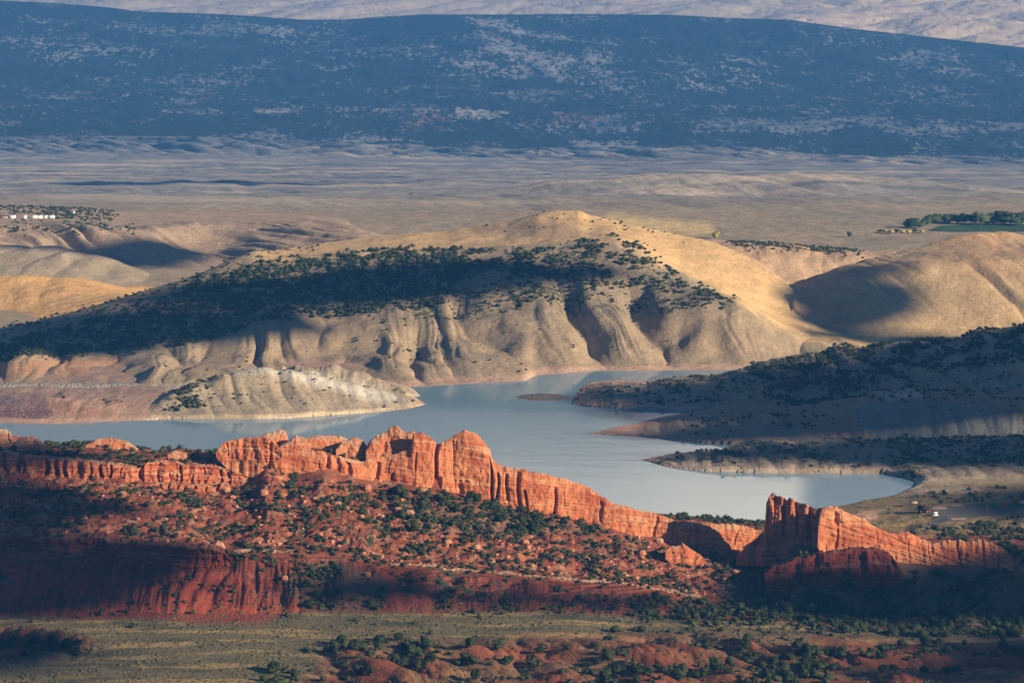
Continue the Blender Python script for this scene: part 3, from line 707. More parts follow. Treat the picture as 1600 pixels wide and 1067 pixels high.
# ------------------------------------------------------------------ rock formations
def crag(name, label, crest, base, Yb, mat, lean=0.25, depth=14, seed=1, A=2.2, LA=16, A2=0.9, bedA=0.35, cracks=(), ragged=1.0, dome=2.0, A3=0.45,
         back=0.15, step=1.1, rows=46, sink=6, cat='rock formation', group=None, tiers=(), tilt=0.0, notch=()):
    cr = np.array(crest, float); bs = np.array(base, float)
    p0, p1 = cr[0, 0], cr[-1, 0]
    n = max(8, int((p1 - p0) / step)); px = np.linspace(p0, p1, n)
    yc = np.interp(px, cr[:, 0], cr[:, 1]); yb = np.interp(px, bs[:, 0], bs[:, 1])
    Y0 = Yb(px) if callable(Yb) else np.full(n, float(Yb))
    yb = np.maximum(yb, yc + 0.3)
    hgt = (yb - yc) * Y0 / F
    Yc = Y0 + lean * hgt + dome
    B = np.array([W(a, b, Y=c) for a, b, c in zip(px, yb, Y0)]); Cc = np.array([W(a, b, Y=c) for a, b, c in zip(px, yc, Yc)])
    s = np.concatenate([[0], np.cumsum(np.hypot(np.diff(B[:, 0]), np.diff(B[:, 1])))]) + seed * 137
    Hh = Cc[:, 2] - B[:, 2]
    # raggedness of the crest
    rag = ragged * (fbm(s / 7, s * 0 + seed, seed, 3) * 1.6 + np.where(perlin(s / 3.2, s * 0 + .5, seed + 3) > 0.12, 0.5, -0.2))
    rag *= np.clip(Hh / 8, 0.1, 1)
    rc = np.random.default_rng(seed * 7 + 1)
    cracks = list(cracks) + [(rc.uniform(p0, p1), rc.uniform(.15, .4), rc.uniform(.8, 2.2), rc.uniform(-10, 10), rc.uniform(-.2, .5), rc.uniform(.5, 1.2)) for _ in range(int((p1 - p0) / 60))]
    V = []
    tt = np.concatenate([[-sink / np.maximum(Hh.mean(), 6)], np.linspace(0, 1, rows)])
    endf = np.clip(np.minimum((px - p0), (p1 - px)) / 14, 0, 1) ** 0.5
    for t in tt:
        x = B[:, 0] + (Cc[:, 0] - B[:, 0]) * t; z = B[:, 2] + Hh * t + rag * max(t, 0) ** 3
        y = B[:, 1] + lean * Hh * t + dome * max(t, 0) ** 5
        zz = z + tilt * B[:, 0]
        wrp = perlin(s / 30, zz / 22, seed + 9) * 5
        d = A * (billow((s + wrp) / LA, zz / (LA * 3.5), seed, 2 if LA < 30 else 1, .3) - 0.4) * 2 * np.clip(Hh / 14, .15, 1.3)
        d += A2 * fbm(s / 5, zz / 9, seed + 2, 4) * 1.6 * np.clip(Hh / 10, .2, 1)
        d += bedA * np.where(perlin(s / 40, zz / 1.7, seed + 4) > 0, 1, -1) * np.clip(Hh / 10, .2, 1) + bedA * perlin(s / 25, zz / 0.9, seed + 6)
        for (cp, cw, cd, ct, t0, t1) in cracks:      # px at base, half width m, depth m, px shift to crest, from t to t
            c = cp + ct * t + 1.2 * np.sin(t * 7 + cp)
            wpx = cw * F / Y0
            f = np.exp(-((px - c) / wpx) ** 4) * sstep(t0 - .08, t0 + .03, np.float64(t)) * (1 - sstep(t1 - .03, t1 + .08, np.float64(t)))
            d -= cd * f
        d += A3 * np.tanh(6 * perlin((s + wrp) / 5.5, zz / 8, seed + 12)) * np.clip(Hh / 10, .2, 1) + A3 * 0.5 * np.tanh(8 * perlin((s - wrp) / 2.4, zz / 3.2, seed + 13))
        for (tv, dv) in tiers:                        # ledges: rock steps back above tv
            d -= dv * float(sstep(tv - .03, tv + .02, np.float64(t)))
        d = d * (1 - 0.55 * max(0, (t - .8) / .2)) * endf
        V.append(np.stack([x, y - d, z], -1))
    top = V[-1]
    for q in np.linspace(0.06, 1, 16):
        yy = top[:, 1] + depth * q * (0.3 + 0.7 * endf)
        z = top[:, 2] - back * depth * q + (fbm(top[:, 0] / 6, yy / 6, seed + 7, 3) * 1.6 * ragged - 0.4) * min(q * 4, 1) - (1 - endf) * 0.5 * Hh * q
        V.append(np.stack([top[:, 0] + (fbm(yy / 4, z / 4, seed, 2)) * .6, yy, z], -1))
    last = V[-1]
    for q in (0.35, 0.7, 1.0):
        z = last[:, 2] + (B[:, 2] - sink - last[:, 2]) * q
        V.append(np.stack([last[:, 0], last[:, 1] + 3 * q, z], -1))
    V = np.array(V); R_ = V.shape[0]
    idx = np.arange(R_ * n).reshape(R_, n)
    f = np.stack([idx[:-1, :-1], idx[:-1, 1:], idx[1:, 1:], idx[1:, :-1]], -1).reshape(-1, 4)
    org = (float(B[n // 2, 0]), float(B[n // 2, 1]), float(B[n // 2, 2]))
    o = new_mesh(name, V.reshape(-1, 3), f, mat, smooth=True, origin=org)
    o.data.polygons.foreach_set('use_smooth', np.ones(len(f), bool))
    return tag(o, label, cat, group)

crag('sandstone_fin', 'long orange sandstone fin with two domed walls sloping down to the right along the lake',
     [(434, 701), (445, 702), (470, 701), (508, 706), (512, 712), (530, 711), (548, 717), (565, 719), (589, 714), (605, 712), (628, 705), (638, 700), (646, 678), (659, 675), (672, 682), (683, 694), (700, 687), (712, 679), (727, 671), (738, 674), (748, 680), (758, 692), (765, 700), (770, 718), (785, 727), (824, 734), (850, 740), (874, 745), (905, 755), (925, 764), (957, 785), (1000, 796), (1039, 806), (1058, 814), (1097, 816), (1150, 818), (1188, 828)],
     [(434, 740), (450, 744), (508, 735), (550, 750), (589, 758), (628, 762), (679, 768), (714, 775), (769, 787), (824, 801), (882, 810), (941, 826), (1000, 842), (1058, 855), (1097, 857), (1136, 860), (1188, 864)],
     Yfin, ROCK_O, lean=0.42, depth=16, seed=3, A=1.5, LA=60, A2=0.7, bedA=0.2, A3=.22, back=0.9, rows=80, tilt=0.12, ragged=0.8, dome=4,
     cracks=[(678, 1.1, 7, 6, -.1, 1.2), (770, 0.9, 6, -4, -.1, .8), (777, 0.8, 5, 2, -.1, .75), (792, 1.1, 4, 0, .2, .8), (812, 1.3, 4.5, -4, .1, .9), (823, 0.9, 3.5, -6, -.1, .5), (866, 1.0, 3.5, 3, 0, .7), (718, 2.0, 3.0, 0, -.2, .17), (684, 2.0, 3.0, 0, -.2, .3), (650, 0.5, 2, -1, .35, .65),
             (512, 1.4, 4, 0, -.1, 1), (526, 2.2, 3.5, 0, .1, .9), (545, 1.6, 3.5, 0, -.1, .8), (588, 1.4, 3, 3, -.1, .8), (613, 0.9, 2.5, 0, -.1, .4), (939, 1.0, 3, 0, .2, .8), (1020, 1.2, 2, 6, 0, .9), (1090, 1.2, 2, -4, 0, .9)])
crag('sandstone_wall', 'smooth dark topped sandstone block with a bright corner at the left end of the long fin',
     [(338, 705), (346, 695), (356, 689), (380, 685), (407, 683), (416, 684), (425, 690), (436, 699), (440, 703)], [(338, 712), (360, 722), (390, 728), (414, 730), (440, 738)],
     lambda p: 1858 + (440 - p) * 0.12, ROCK_O, lean=0.35, depth=22, seed=5, A=1.2, LA=30, A2=.6, bedA=.25, back=.15, ragged=.4, tiers=[(.62, 2.5)], cracks=[(420, 1.0, 3, 4, -.1, 1.1)])
# upper domes behind the long fin
for nm, lb, cr, bs, y, sd in (
    ('rock_dome', 'rounded pale rock dome above the bright corner of the sandstone wall', [(405, 684), (412, 677), (425, 675), (438, 671), (446, 672), (450, 684)], [(405, 692), (450, 694)], 1900, 21),
    ('rock_dome', 'wide orange rock dome glowing behind the straight cliff top', [(438, 696), (450, 688), (464, 679), (474, 682), (486, 694)], [(438, 702), (486, 703)], 1885, 22),
    ('rock_dome', 'low pale ledgy rock bench on the skyline left of the grey dome', [(474, 684), (500, 679), (530, 680), (545, 686)], [(474, 692), (545, 694)], 1910, 23),
    ('rock_dome', 'broad grey brown rock dome in shade among the junipers behind the cliff', [(525, 700), (535, 688), (550, 684), (566, 685), (574, 696)], [(525, 707), (574, 708)], 1892, 24),
    ('rock_pinnacle', 'pinnacle capped rock mass rising highest left of the domed wall', [(572, 700), (578, 686), (590, 679), (604, 674), (610, 665), (618, 663), (624, 667), (630, 672), (644, 674), (656, 677), (662, 690)], [(572, 712), (600, 714), (640, 706), (662, 704)], 1884, 25),
    ('rock_dome', 'rounded red rock knob at the far left edge of the skyline', [(-60, 680), (-20, 672), (8, 669), (18, 674), (24, 692)], [(-60, 700), (24, 702)], 1885, 26),
    ('rock_dome', 'bulging red rock knob second from the left on the skyline', [(24, 690), (34, 681), (50, 680), (62, 684), (78, 700)], [(24, 707), (78, 708)], 1880, 27),
    ('rock_dome', 'long low orange slickrock dome beyond the dark junipers on the left skyline', [(134, 694), (150, 685), (175, 683), (200, 689), (216, 700)], [(134, 700), (216, 703)], 1912, 28),
    ('rock_dome', 'small orange slickrock hump just left of the sandstone wall', [(262, 708), (272, 703), (288, 706), (296, 711)], [(262, 713), (296, 714)], 1890, 29)):
    crag(nm, lb, cr, bs, y, ROCK_O, lean=0.9, depth=14, seed=sd, A=1.6, LA=14, A2=.8, bedA=.3, ragged=.7, dome=3, rows=26, back=.3, cat='rock outcrop')
# left pillar band
crag('pillar_cliff', 'row of upright orange rock pillars split by dark gaps along the left cliff band',
     [(-120, 706), (0, 709), (12, 708), (24, 711), (28, 720), (38, 712), (60, 715), (78, 718), (100, 719), (117, 719), (130, 721), (155, 724), (172, 725), (196, 729), (217, 731), (226, 733)],
     [(-120, 740), (0, 742), (78, 748), (130, 752), (195, 753), (226, 754)], Yfin, ROCK_B, lean=.12, depth=10, seed=7, A=1.2, LA=12, A2=.8, bedA=.3, ragged=.7, dome=.8, back=.0,
     cracks=[(6, 1.4, 5, 0, -.1, 1.1), (28, 1.5, 5, 0, -.1, 1.1), (36, .7, 4, 0, -.1, 1.1), (73, 1.4, 6, 0, -.1, 1.1), (87, 1.4, 6, 0, -.1, 1.1), (101, 1.4, 6, 0, -.1, 1.1), (123, 2.6, 6, 0, -.1, 1.1), (142, .4, 3, 0, -.1, 1.1), (157, 1.2, 6, 0, -.1, 1.1), (173, .7, 5, 0, -.1, 1.1), (189, .3, 2, 0, -.1, 1.1), (221, 2.0, 6, 0, -.1, 1.1)])
crag('ledge_cliff', 'upper tier of thick orange ledges right of the pillars',
     [(226, 727), (232, 722), (248, 722), (278, 724), (284, 729), (300, 727), (330, 730), (352, 734), (358, 740), (385, 742), (405, 748), (424, 755)],
     [(226, 750), (280, 755), (332, 759), (391, 760), (424, 762)], lambda p: Yfin(p) + 0, ROCK_B, lean=.3, depth=9, seed=9, A=1.4, LA=9, A2=.9, bedA=.4, tiers=[(.5, 3.0)], dome=.8, back=0, ragged=.7,
     cracks=[(247, .6, 3, 0, -.1, .5), (265, .5, 3, 0, -.1, .5), (282, 1.0, 4, 0, -.1, 1.1), (300, .6, 3, 0, -.1, .5), (318, .5, 2, 0, .5, 1.1), (345, .8, 3, 0, -.1, 1.1), (357, 1.2, 4, 0, -.1, 1.1)])
crag('ledge_cliff', 'lower tier of small square orange blocks below the thick ledges',
     [(226, 756), (250, 756), (262, 759), (268, 757), (290, 758), (310, 759), (335, 761), (345, 756), (356, 757), (360, 768), (375, 766), (388, 768)],
     [(226, 767), (260, 768), (290, 769), (335, 771), (350, 777), (375, 775), (388, 776)], lambda p: Yfin(p) - 12, ROCK_B, lean=.2, depth=8, seed=13, A=1.2, LA=8, A2=.7, bedA=.3, dome=.6, back=0, ragged=.6,
     cracks=[(251, 1.0, 3, 0, -.1, 1.1), (264, .8, 3, 0, -.1, 1.1), (278, .5, 3, 0, -.1, 1.1), (289, 1.2, 3, 0, -.1, 1.1), (304, .8, 3, 0, -.1, 1.1), (322, .5, 3, 0, -.1, 1.1), (340, 1.2, 4, 0, -.1, 1.1)])
crag('ledge_cliff', 'short blocky orange ledge among junipers below the long fin',
     [(468, 784), (480, 779), (500, 782), (515, 787), (530, 786), (540, 782), (555, 783), (575, 788), (580, 794)], [(468, 790), (500, 795), (530, 798), (560, 806), (580, 806)], 1822, ROCK_B, lean=.3, depth=8, seed=15, A=1.4, LA=8, A2=.9, bedA=.4, dome=.6, tiers=[(.5, 2)], back=0,
     cracks=[(483, .6, 3, 0, -.1, 1.1), (498, .6, 3, 0, -.1, 1.1), (527, .8, 3, 0, -.1, 1.1), (539, .6, 3, 0, -.1, 1.1), (559, .4, 2, 0, -.1, .6)])
crag('ledge_cliff', 'rounded reddish ledge below the right end of the pink corner wall',
     [(420, 748), (432, 742), (446, 743), (458, 752), (470, 757), (482, 760)], [(420, 757), (445, 760), (482, 766)], 1848, ROCK_B, lean=.5, depth=8, seed=16, A=1.4, LA=8, A2=.8, bedA=.4, dome=1, back=0.1)
# dark red cliff, lower left
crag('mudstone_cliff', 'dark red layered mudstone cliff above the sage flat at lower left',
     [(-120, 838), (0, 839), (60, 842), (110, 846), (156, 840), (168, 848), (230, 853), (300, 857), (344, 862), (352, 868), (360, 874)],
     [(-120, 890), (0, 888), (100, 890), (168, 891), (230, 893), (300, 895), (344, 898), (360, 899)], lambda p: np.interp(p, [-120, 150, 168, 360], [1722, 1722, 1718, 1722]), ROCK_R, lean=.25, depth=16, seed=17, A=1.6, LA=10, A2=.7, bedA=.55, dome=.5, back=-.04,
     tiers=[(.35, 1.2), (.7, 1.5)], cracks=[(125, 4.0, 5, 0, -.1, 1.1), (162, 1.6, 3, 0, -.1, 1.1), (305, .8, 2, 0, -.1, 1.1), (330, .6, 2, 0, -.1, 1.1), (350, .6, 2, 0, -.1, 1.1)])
crag('rock_outcrop', 'square orange outcrop perched at the right end of the dark red cliff', [(318, 858), (326, 850), (340, 847), (350, 850), (354, 862)], [(318, 863), (354, 868)], 1738, ROCK_T, lean=.3, depth=6, seed=18, A=.8, LA=6, rows=20, back=0, cat='rock outcrop')
crag('rock_outcrop', 'tan square outcrop on the pale rim above the central red slope', [(560, 866), (566, 862), (580, 864), (596, 869), (604, 875)], [(560, 874), (604, 881)], 1738, ROCK_T, lean=.2, depth=6, seed=19, A=.8, LA=6, rows=20, back=0, cat='rock outcrop')
# pale rim rocks
for a, b, sd, lb in ((356, 470, 31, 'thin pale rock rim just right of the dark red cliff'), (600, 770, 32, 'cracked pale rock rim above the central red slope'), (770, 960, 33, 'pale rock rim stepping down above the long dark red band'), (960, 1096, 34, 'knobby pale rock rim at the right end of the red slope')):
    rr = [(p, np.interp(p, [q[0] for q in rim], [q[1] for q in rim])) for p in np.linspace(a, b, 40)]
    crag('rim_ledge', lb, [(p, y + 1.5 - 3.4 * abs(math.sin(p * .071 + sd) * math.sin(p * .023 + sd * 2)) ) for p, y in rr], [(p, y + 5) for p, y in rr], 1734, ROCK_W, lean=.3, depth=2.5, seed=sd, A=2.0, LA=5, A2=1.4, bedA=.5, dome=.3, rows=16, back=0.5, ragged=1.8, sink=3, cat='rock ledge')
# right fin and its tower
crag('tower_rock', 'sheer dark red sandstone tower at the left end of the right fin',
     [(1150, 868), (1160, 858), (1180, 840), (1196, 828), (1199, 800), (1200, 781), (1204, 772), (1209, 770), (1215, 774), (1222, 777), (1230, 781), (1234, 776), (1240, 780), (1250, 785), (1262, 789), (1275, 796), (1284, 793), (1290, 800)],
     [(1150, 880), (1180, 876), (1200, 872), (1250, 866), (1290, 852)], lambda p: np.interp(p, [1150, 1200, 1290], [1812, 1802, 1786]), ROCK_B, lean=.5, depth=12, seed=41, A=3.2, LA=13, A2=1.4, bedA=.35, dome=2, rows=60, back=.3,
     cracks=[(1222, .9, 4, 4, .35, 1.1), (1247, .9, 3, -4, .3, 1.1), (1208, .5, 2, 2, .5, 1.1), (1265, 1.1, 4, 0, .2, 1.1)])
crag('sandstone_fin', 'glowing orange sandstone fin curving down to the right below the parking lot',
     [(1278, 812), (1283, 797), (1297, 789), (1306, 791), (1320, 798), (1336, 804), (1352, 812), (1375, 826), (1390, 832), (1410, 830), (1424, 834), (1440, 842), (1455, 849), (1470, 846), (1489, 842), (1505, 845), (1520, 846), (1528, 841), (1539, 843), (1555, 850), (1567, 856), (1576, 866), (1582, 878)],
     [(1278, 845), (1290, 852), (1309, 862), (1350, 870), (1391, 880), (1430, 893), (1469, 897), (1547, 898), (1582, 893)], Yfin2, ROCK_O, lean=.45, depth=13, seed=43, A=1.0, LA=55, A2=.6, A3=.22, bedA=.28, dome=3, rows=60, tilt=.3, back=.8,
     cracks=[(1307, 1.4, 3.5, 0, .62, .85), (1306, .6, 2, 4, -.1, .5), (1420, .4, 1.2, 0, .2, .8), (1501, .8, 2.0, -6, -.1, 1.1), (1541, .6, 2, -8, -.1, 1.1), (1560, .5, 1.5, 0, -.1, .6), (1455, 1.0, 1.5, 0, .7, 1.1)])
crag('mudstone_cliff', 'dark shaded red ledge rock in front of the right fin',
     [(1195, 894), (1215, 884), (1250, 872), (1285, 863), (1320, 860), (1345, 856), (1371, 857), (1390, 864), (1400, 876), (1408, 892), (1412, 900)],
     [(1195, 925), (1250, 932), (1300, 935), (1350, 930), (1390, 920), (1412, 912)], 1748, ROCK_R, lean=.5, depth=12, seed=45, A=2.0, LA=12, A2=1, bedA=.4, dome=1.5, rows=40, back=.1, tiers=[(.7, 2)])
crag('rock_outcrop', 'cluster of blunt orange rocks at the edge of the dark gap between the two fins', [(1040, 858), (1050, 853), (1068, 852), (1085, 860), (1096, 868), (1100, 878)], [(1040, 866), (1070, 872), (1100, 882)], 1805, ROCK_B, lean=.4, depth=8, seed=47, A=1.4, LA=7, rows=22, back=.1, cat='rock outcrop')

# ------------------------------------------------------------------ trees
def ico(sub):
    import bmesh
    bm = bmesh.new(); bmesh.ops.create_icosphere(bm, subdivisions=sub, radius=1.0)
    v = np.array([x.co[:] for x in bm.verts], np.float32); f = np.array([[q.index for q in p.verts] for p in bm.faces], np.int32)
    bm.free(); return v, f
ICO = {k: ico(k) for k in (1, 2, 3)}
def crown(sub, leaves, rs, lobes=5, flat=0.75, leaf=0.22, tall=False):
    """lumpy crown of unit radius standing on z=0: core plus many small leaf clumps"""
    v, f = ICO[sub]
    lc = []
    for i in range(lobes):
        a = rs.uniform(0, 6.28); r = rs.uniform(0.15, 0.55)
        lc.append((math.cos(a) * r, math.sin(a) * r, rs.uniform(0.35, 1.05) * (1.5 if tall else 1), rs.uniform(0.38, 0.62)))
    V = []; Fc = []
    off = 0
    core = v * (1 + 0.28 * rs.standard_normal((len(v), 1)))
    core = core * np.array([0.72, 0.72, 0.52 * (1.4 if tall else 1)]) + np.array([0, 0, 0.62 * (1.4 if tall else 1)])
    V.append(core); Fc.append(f); off += len(core)
    v1, f1 = ICO[1]
    for (x, y, z, r) in lc:
        q = v1 * (1 + 0.25 * rs.standard_normal((len(v1), 1))) * r * 0.8 + np.array([x, y, z])
        V.append(q); Fc.append(f1 + off); off += len(q)
    if leaves:
        k = rs.integers(0, lobes, leaves)
        L = np.array(lc)[k]
        d = rs.standard_normal((leaves, 3)); d /= np.linalg.norm(d, axis=1)[:, None]
        c = L[:, :3] + d * L[:, 3:4] * rs.uniform(0.75, 1.15, (leaves, 1))
        c[:, 2] = np.maximum(c[:, 2], 0.05)
        t = rs.standard_normal((leaves, 3, 3)) * leaf
        tv = (c[:, None, :] + t).reshape(-1, 3)
        V.append(tv); Fc.append(np.arange(leaves * 3).reshape(-1, 3) + off)
    V = np.concatenate(V); V[:, 2] *= flat
    V[:, 2] = np.maximum(V[:, 2], 0.0)
    return V.astype(np.float32), np.concatenate(Fc).astype(np.int32)

# density zones: polygon in the photo, northing range, trees per square metre, clumping
DZ = [
 # foreground flat and badlands
 ([(480, 1012), (540, 1005), (620, 1000), (740, 1000), (740, 1035), (600, 1035), (480, 1030)], 1400, 1680, 0.016, 3.0),
 ([(430, 1045), (560, 1035), (560, 1110), (400, 1110)], 1300, 1680, 0.03, 3.2),
 ([(560, 1030), (800, 1010), (1000, 1000), (1600, 1005), (1800, 1010), (1800, 1110), (560, 1110)], 1300, 1680, 0.007, 2.9),
 ([(900, 1040), (1060, 1045), (1200, 1020), (1330, 1020), (1300, 1110), (800, 1110)], 1300, 1680, 0.018, 3.0),
 ([(900, 975), (1500, 985), (1800, 995), (1800, 1002), (900, 998)], 1500, 1680, 0.002, 2.6),
 ([(-100, 1000), (140, 1005), (145, 1022), (-100, 1035)], 1400, 1680, 0.03, 2.8),
 ([(0, 955), (900, 955), (1600, 985), (1600, 1000), (0, 985)], 1560, 1690, 0.0007, 2.4),
 # red slope below the rim
 ([(-200, 895), (360, 900), (450, 950), (300, 960), (-200, 960)], 1660, 1728, 0.010, 2.2),
 ([(440, 905), (520, 880), (610, 905), (610, 955), (460, 952)], 1660, 1740, 0.06, 2.6),
 ([(690, 930), (760, 935), (820, 948), (820, 958), (690, 958)], 1660, 1725, 0.03, 2.4),
 ([(610, 895), (1100, 935), (1250, 950), (1250, 965), (700, 960)], 1660, 1732, 0.022, 2.2),
 ([(1030, 935), (1260, 935), (1320, 965), (1600, 985), (1600, 1000), (1300, 985), (1000, 968)], 1650, 1745, 0.07, 2.7),
 ([(1240, 900), (1600, 895), (1800, 900), (1800, 985), (1300, 975)], 1640, 1775, 0.06, 2.7),
 # talus
 ([(-200, 750), (400, 765), (640, 780), (640, 870), (360, 860), (-200, 838)], 1730, 1850, 0.030, 2.4),
 ([(100, 755), (230, 760), (240, 790), (100, 785)], 1730, 1850, 0.03, 2.4),
 ([(620, 765), (690, 770), (800, 795), (900, 812), (940, 835), (900, 830), (760, 835), (640, 830), (590, 790)], 1730, 1868, 0.075, 2.8),
 ([(590, 820), (700, 835), (900, 850), (930, 900), (760, 890), (600, 870)], 1730, 1850, 0.04, 2.4),
 ([(900, 830), (1050, 855), (1180, 880), (1180, 935), (1080, 925), (900, 900)], 1730, 1850, 0.03, 2.3),
 ([(1100, 868), (1200, 868), (1260, 880), (1250, 935), (1130, 930)], 1725, 1850, 0.035, 2.4),
 ([(1230, 850), (1290, 855), (1400, 880), (1210, 885)], 1740, 1800, 0.02, 2.2),
 ([(360, 865), (560, 875), (600, 885), (560, 905), (400, 905)], 1700, 1760, 0.03, 2.3),
 ([(415, 735), (600, 755), (600, 800), (440, 790)], 1780, 1866, 0.04, 2.3),
 ([(360, 852), (600, 866), (780, 884), (960, 900), (1080, 920), (1080, 934), (960, 914), (780, 898), (600, 882), (360, 868)], 1729, 1746, 0.075, 1.9),
 # benches behind the cliffs
 ([(-200, 690), (80, 700), (130, 690), (345, 703), (345, 735), (200, 728), (0, 715), (-200, 712)], 1858, 1990, 0.04, 2.3),
 ([(70, 685), (130, 692), (140, 700), (75, 705)], 1880, 1990, 0.05, 2.4),
 ([(440, 690), (520, 680), (640, 690), (640, 712), (520, 712), (440, 704)], 1872, 1960, 0.035, 2.2),
 ([(670, 668), (720, 660), (720, 700), (680, 700)], 1875, 1960, 0.05, 2.4),
 ([(800, 700), (960, 770), (1060, 810), (1200, 815), (1190, 840), (1000, 810), (800, 740)], 1875, 1960, 0.03, 2.2),
 ([(1060, 795), (1160, 800), (1190, 825), (1050, 820)], 1880, 1980, 0.05, 2.4),
 # behind right fin, parking country
 ([(1270, 770), (1340, 790), (1370, 830), (1300, 800)], 1800, 1960, 0.02, 2.4),
 ([(1430, 825), (1480, 822), (1560, 812), (1800, 805), (1800, 890), (1590, 880), (1540, 840), (1440, 845)], 1790, 1990, 0.040, 2.6),
 ([(1440, 770), (1520, 768), (1800, 765), (1800, 784), (1540, 784), (1470, 790)], 1950, 2130, 0.025, 2.5),
 ([(1340, 775), (1440, 770), (1430, 825), (1360, 820)], 1830, 2100, 0.003, 2.0),
 # promontories
 ([(1060, 705), (1200, 690), (1400, 685), (1800, 672), (1800, 760), (1440, 760), (1400, 735), (1060, 722)], 2130, 2240, 0.018, 2.0),
 ([(1380, 680), (1800, 668), (1800, 755), (1450, 750)], 2120, 2240, 0.03, 2.2),
 ([(1080, 650), (1300, 640), (1310, 665), (1150, 680), (1060, 680)], 2240, 2400, 0.014, 1.9),
 ([(1340, 625), (1600, 650), (1800, 670), (1800, 610), (1350, 605)], 2240, 2440, 0.007, 2.0),
 ([(930, 612), (1100, 588), (1180, 580), (1250, 615), (1150, 635), (950, 630)], 2400, 2600, 0.028, 1.9),
 ([(1170, 575), (1300, 542), (1600, 507), (1800, 495), (1800, 545), (1560, 570), (1450, 580), (1350, 612), (1250, 640), (1200, 620)], 2330, 2600, 0.06, 2.4),
 ([(1300, 560), (1800, 540), (1800, 650), (1300, 660)], 2300, 2600, 0.006, 2.0),
 # dam lowland, left peninsula
 ([(100, 622), (240, 625), (262, 655), (200, 640)], 2380, 2500, 0.01, 2.0),
 ([(240, 640), (285, 605), (340, 590), (330, 620), (310, 650), (262, 652)], 2370, 2500, 0.045, 2.2),
 ([(330, 580), (430, 571), (660, 632), (600, 640), (400, 632), (330, 640)], 2370, 2500, 0.007, 1.6),
 # big hill forest
 ([(-200, 555), (0, 540), (120, 510), (250, 470), (330, 430), (420, 410), (600, 393), (740, 393), (760, 420), (700, 450), (680, 480), (560, 490), (480, 500), (420, 500), (330, 530), (200, 548), (0, 562), (-200, 565)], 2600, 2950, 0.085, 2.9),
 ([(-200, 530), (0, 512), (390, 395), (420, 410), (200, 500), (0, 545), (-200, 550)], 2600, 2950, 0.010, 2.2),
 ([(740, 393), (820, 390), (960, 372), (1010, 385), (1060, 430), (1000, 450), (880, 450), (800, 440), (760, 420)], 2650, 2960, 0.055, 2.6),
 ([(680, 450), (900, 440), (1060, 430), (1140, 470), (1100, 485), (990, 490), (960, 470), (850, 480), (700, 500)], 2600, 2960, 0.022, 2.3),
 ([(1060, 440), (1150, 470), (1130, 490), (1060, 480)], 2600, 2960, 0.035, 2.4),
 ([(560, 490), (700, 470), (740, 500), (700, 560), (600, 560)], 2580, 2800, 0.006, 1.9),
 ([(200, 560), (900, 500), (1100, 530), (1100, 575), (600, 595), (200, 595)], 2550, 2760, 0.0012, 1.8),
 ([(400, 395), (500, 380), (510, 390), (430, 399)], 2870, 3200, 0.006, 2.0),
 ([(740, 352), (900, 325), (1000, 350), (1130, 380), (1120, 390), (960, 362), (760, 362)], 2900, 3100, 0.0022, 1.9),
 # mesa, far
 ([(1140, 375), (1200, 376), (1340, 390), (1350, 402), (1250, 394), (1150, 386)], 3050, 3300, 0.035, 2.0),
 ([(-200, 318), (110, 318), (180, 335), (170, 347), (100, 342), (0, 333), (-200, 333)], 3350, 3900, 0.010, 2.6),
 ([(-200, 348), (90, 350), (140, 355), (210, 357), (210, 364), (90, 366), (-200, 366)], 3330, 3560, 0.02, 2.4),
]
dY = np.gradient(Y_); dA = (YY * (a_[1] - a_[0]) * dY[:, None]).astype(np.float32)
vis = ang >= runmax - 0.0011
clump = fbm(XX / 22, YY / 22, 301, 3)
slope_g = np.abs(np.gradient(Z, axis=1) / (np.gradient(XX, axis=1) + 1e-6))
trees = []
okz = ((Z > 1.2) | (YY < 1800)) & vis & (YY > 1400)
for poly, y0, y1, den, r in DZ:
    m = polymask(JX, JY, poly, 5) * ((YY > y0) & (YY < y1)) * okz
    c = np.clip(1 + 4.5 * clump, 0.05 if den < 0.07 else 0.55, 3.6)
    p = m * dA * den * c
    hit = RNG.random(p.shape, dtype=np.float32) < p
    i, j = np.nonzero(hit)
    if len(i) == 0: continue
    x = XX[i, j] + (RNG.random(len(i)) - .5) * (a_[1] - a_[0]) * YY[i, j]; y = YY[i, j] + (RNG.random(len(i)) - .5) * dY[i]
    rr = r * (0.35 + 0.85 * RNG.random(len(i)) ** 1.3)
    trees.append(np.stack([x, y, Z[i, j], rr], -1))
trees = np.concatenate(trees)
# keep minimum spacing roughly by hashing to cells
key = (np.floor(trees[:, 0] / 2.2).astype(np.int64) * 100003 + np.floor(trees[:, 1] / 2.2).astype(np.int64))
_, ui = np.unique(key, return_index=True); trees = trees[ui]
tpx, tpy = proj(trees[:, 0], trees[:, 1], trees[:, 2])
# not on the parking lot or roads
inlot = polymask(tpx, tpy, [(1395, 815), (1440, 798), (1470, 787), (1600, 780), (1600, 800), (1580, 808), (1480, 818), (1420, 826)], 2) > 0.5
trees = trees[~(inlot & (trees[:, 1] > 1850) & (trees[:, 1] < 2050))]
tpx, tpy = proj(trees[:, 0], trees[:, 1], trees[:, 2])
infr = (tpx > 5) & (tpx < 1595) & (tpy < 1062) & (tpy > 0)
size = trees[:, 3] / trees[:, 1] * infr
order = np.argsort(-size)
big = order[:290]; rest = order[290:]
print('TREES', len(trees))

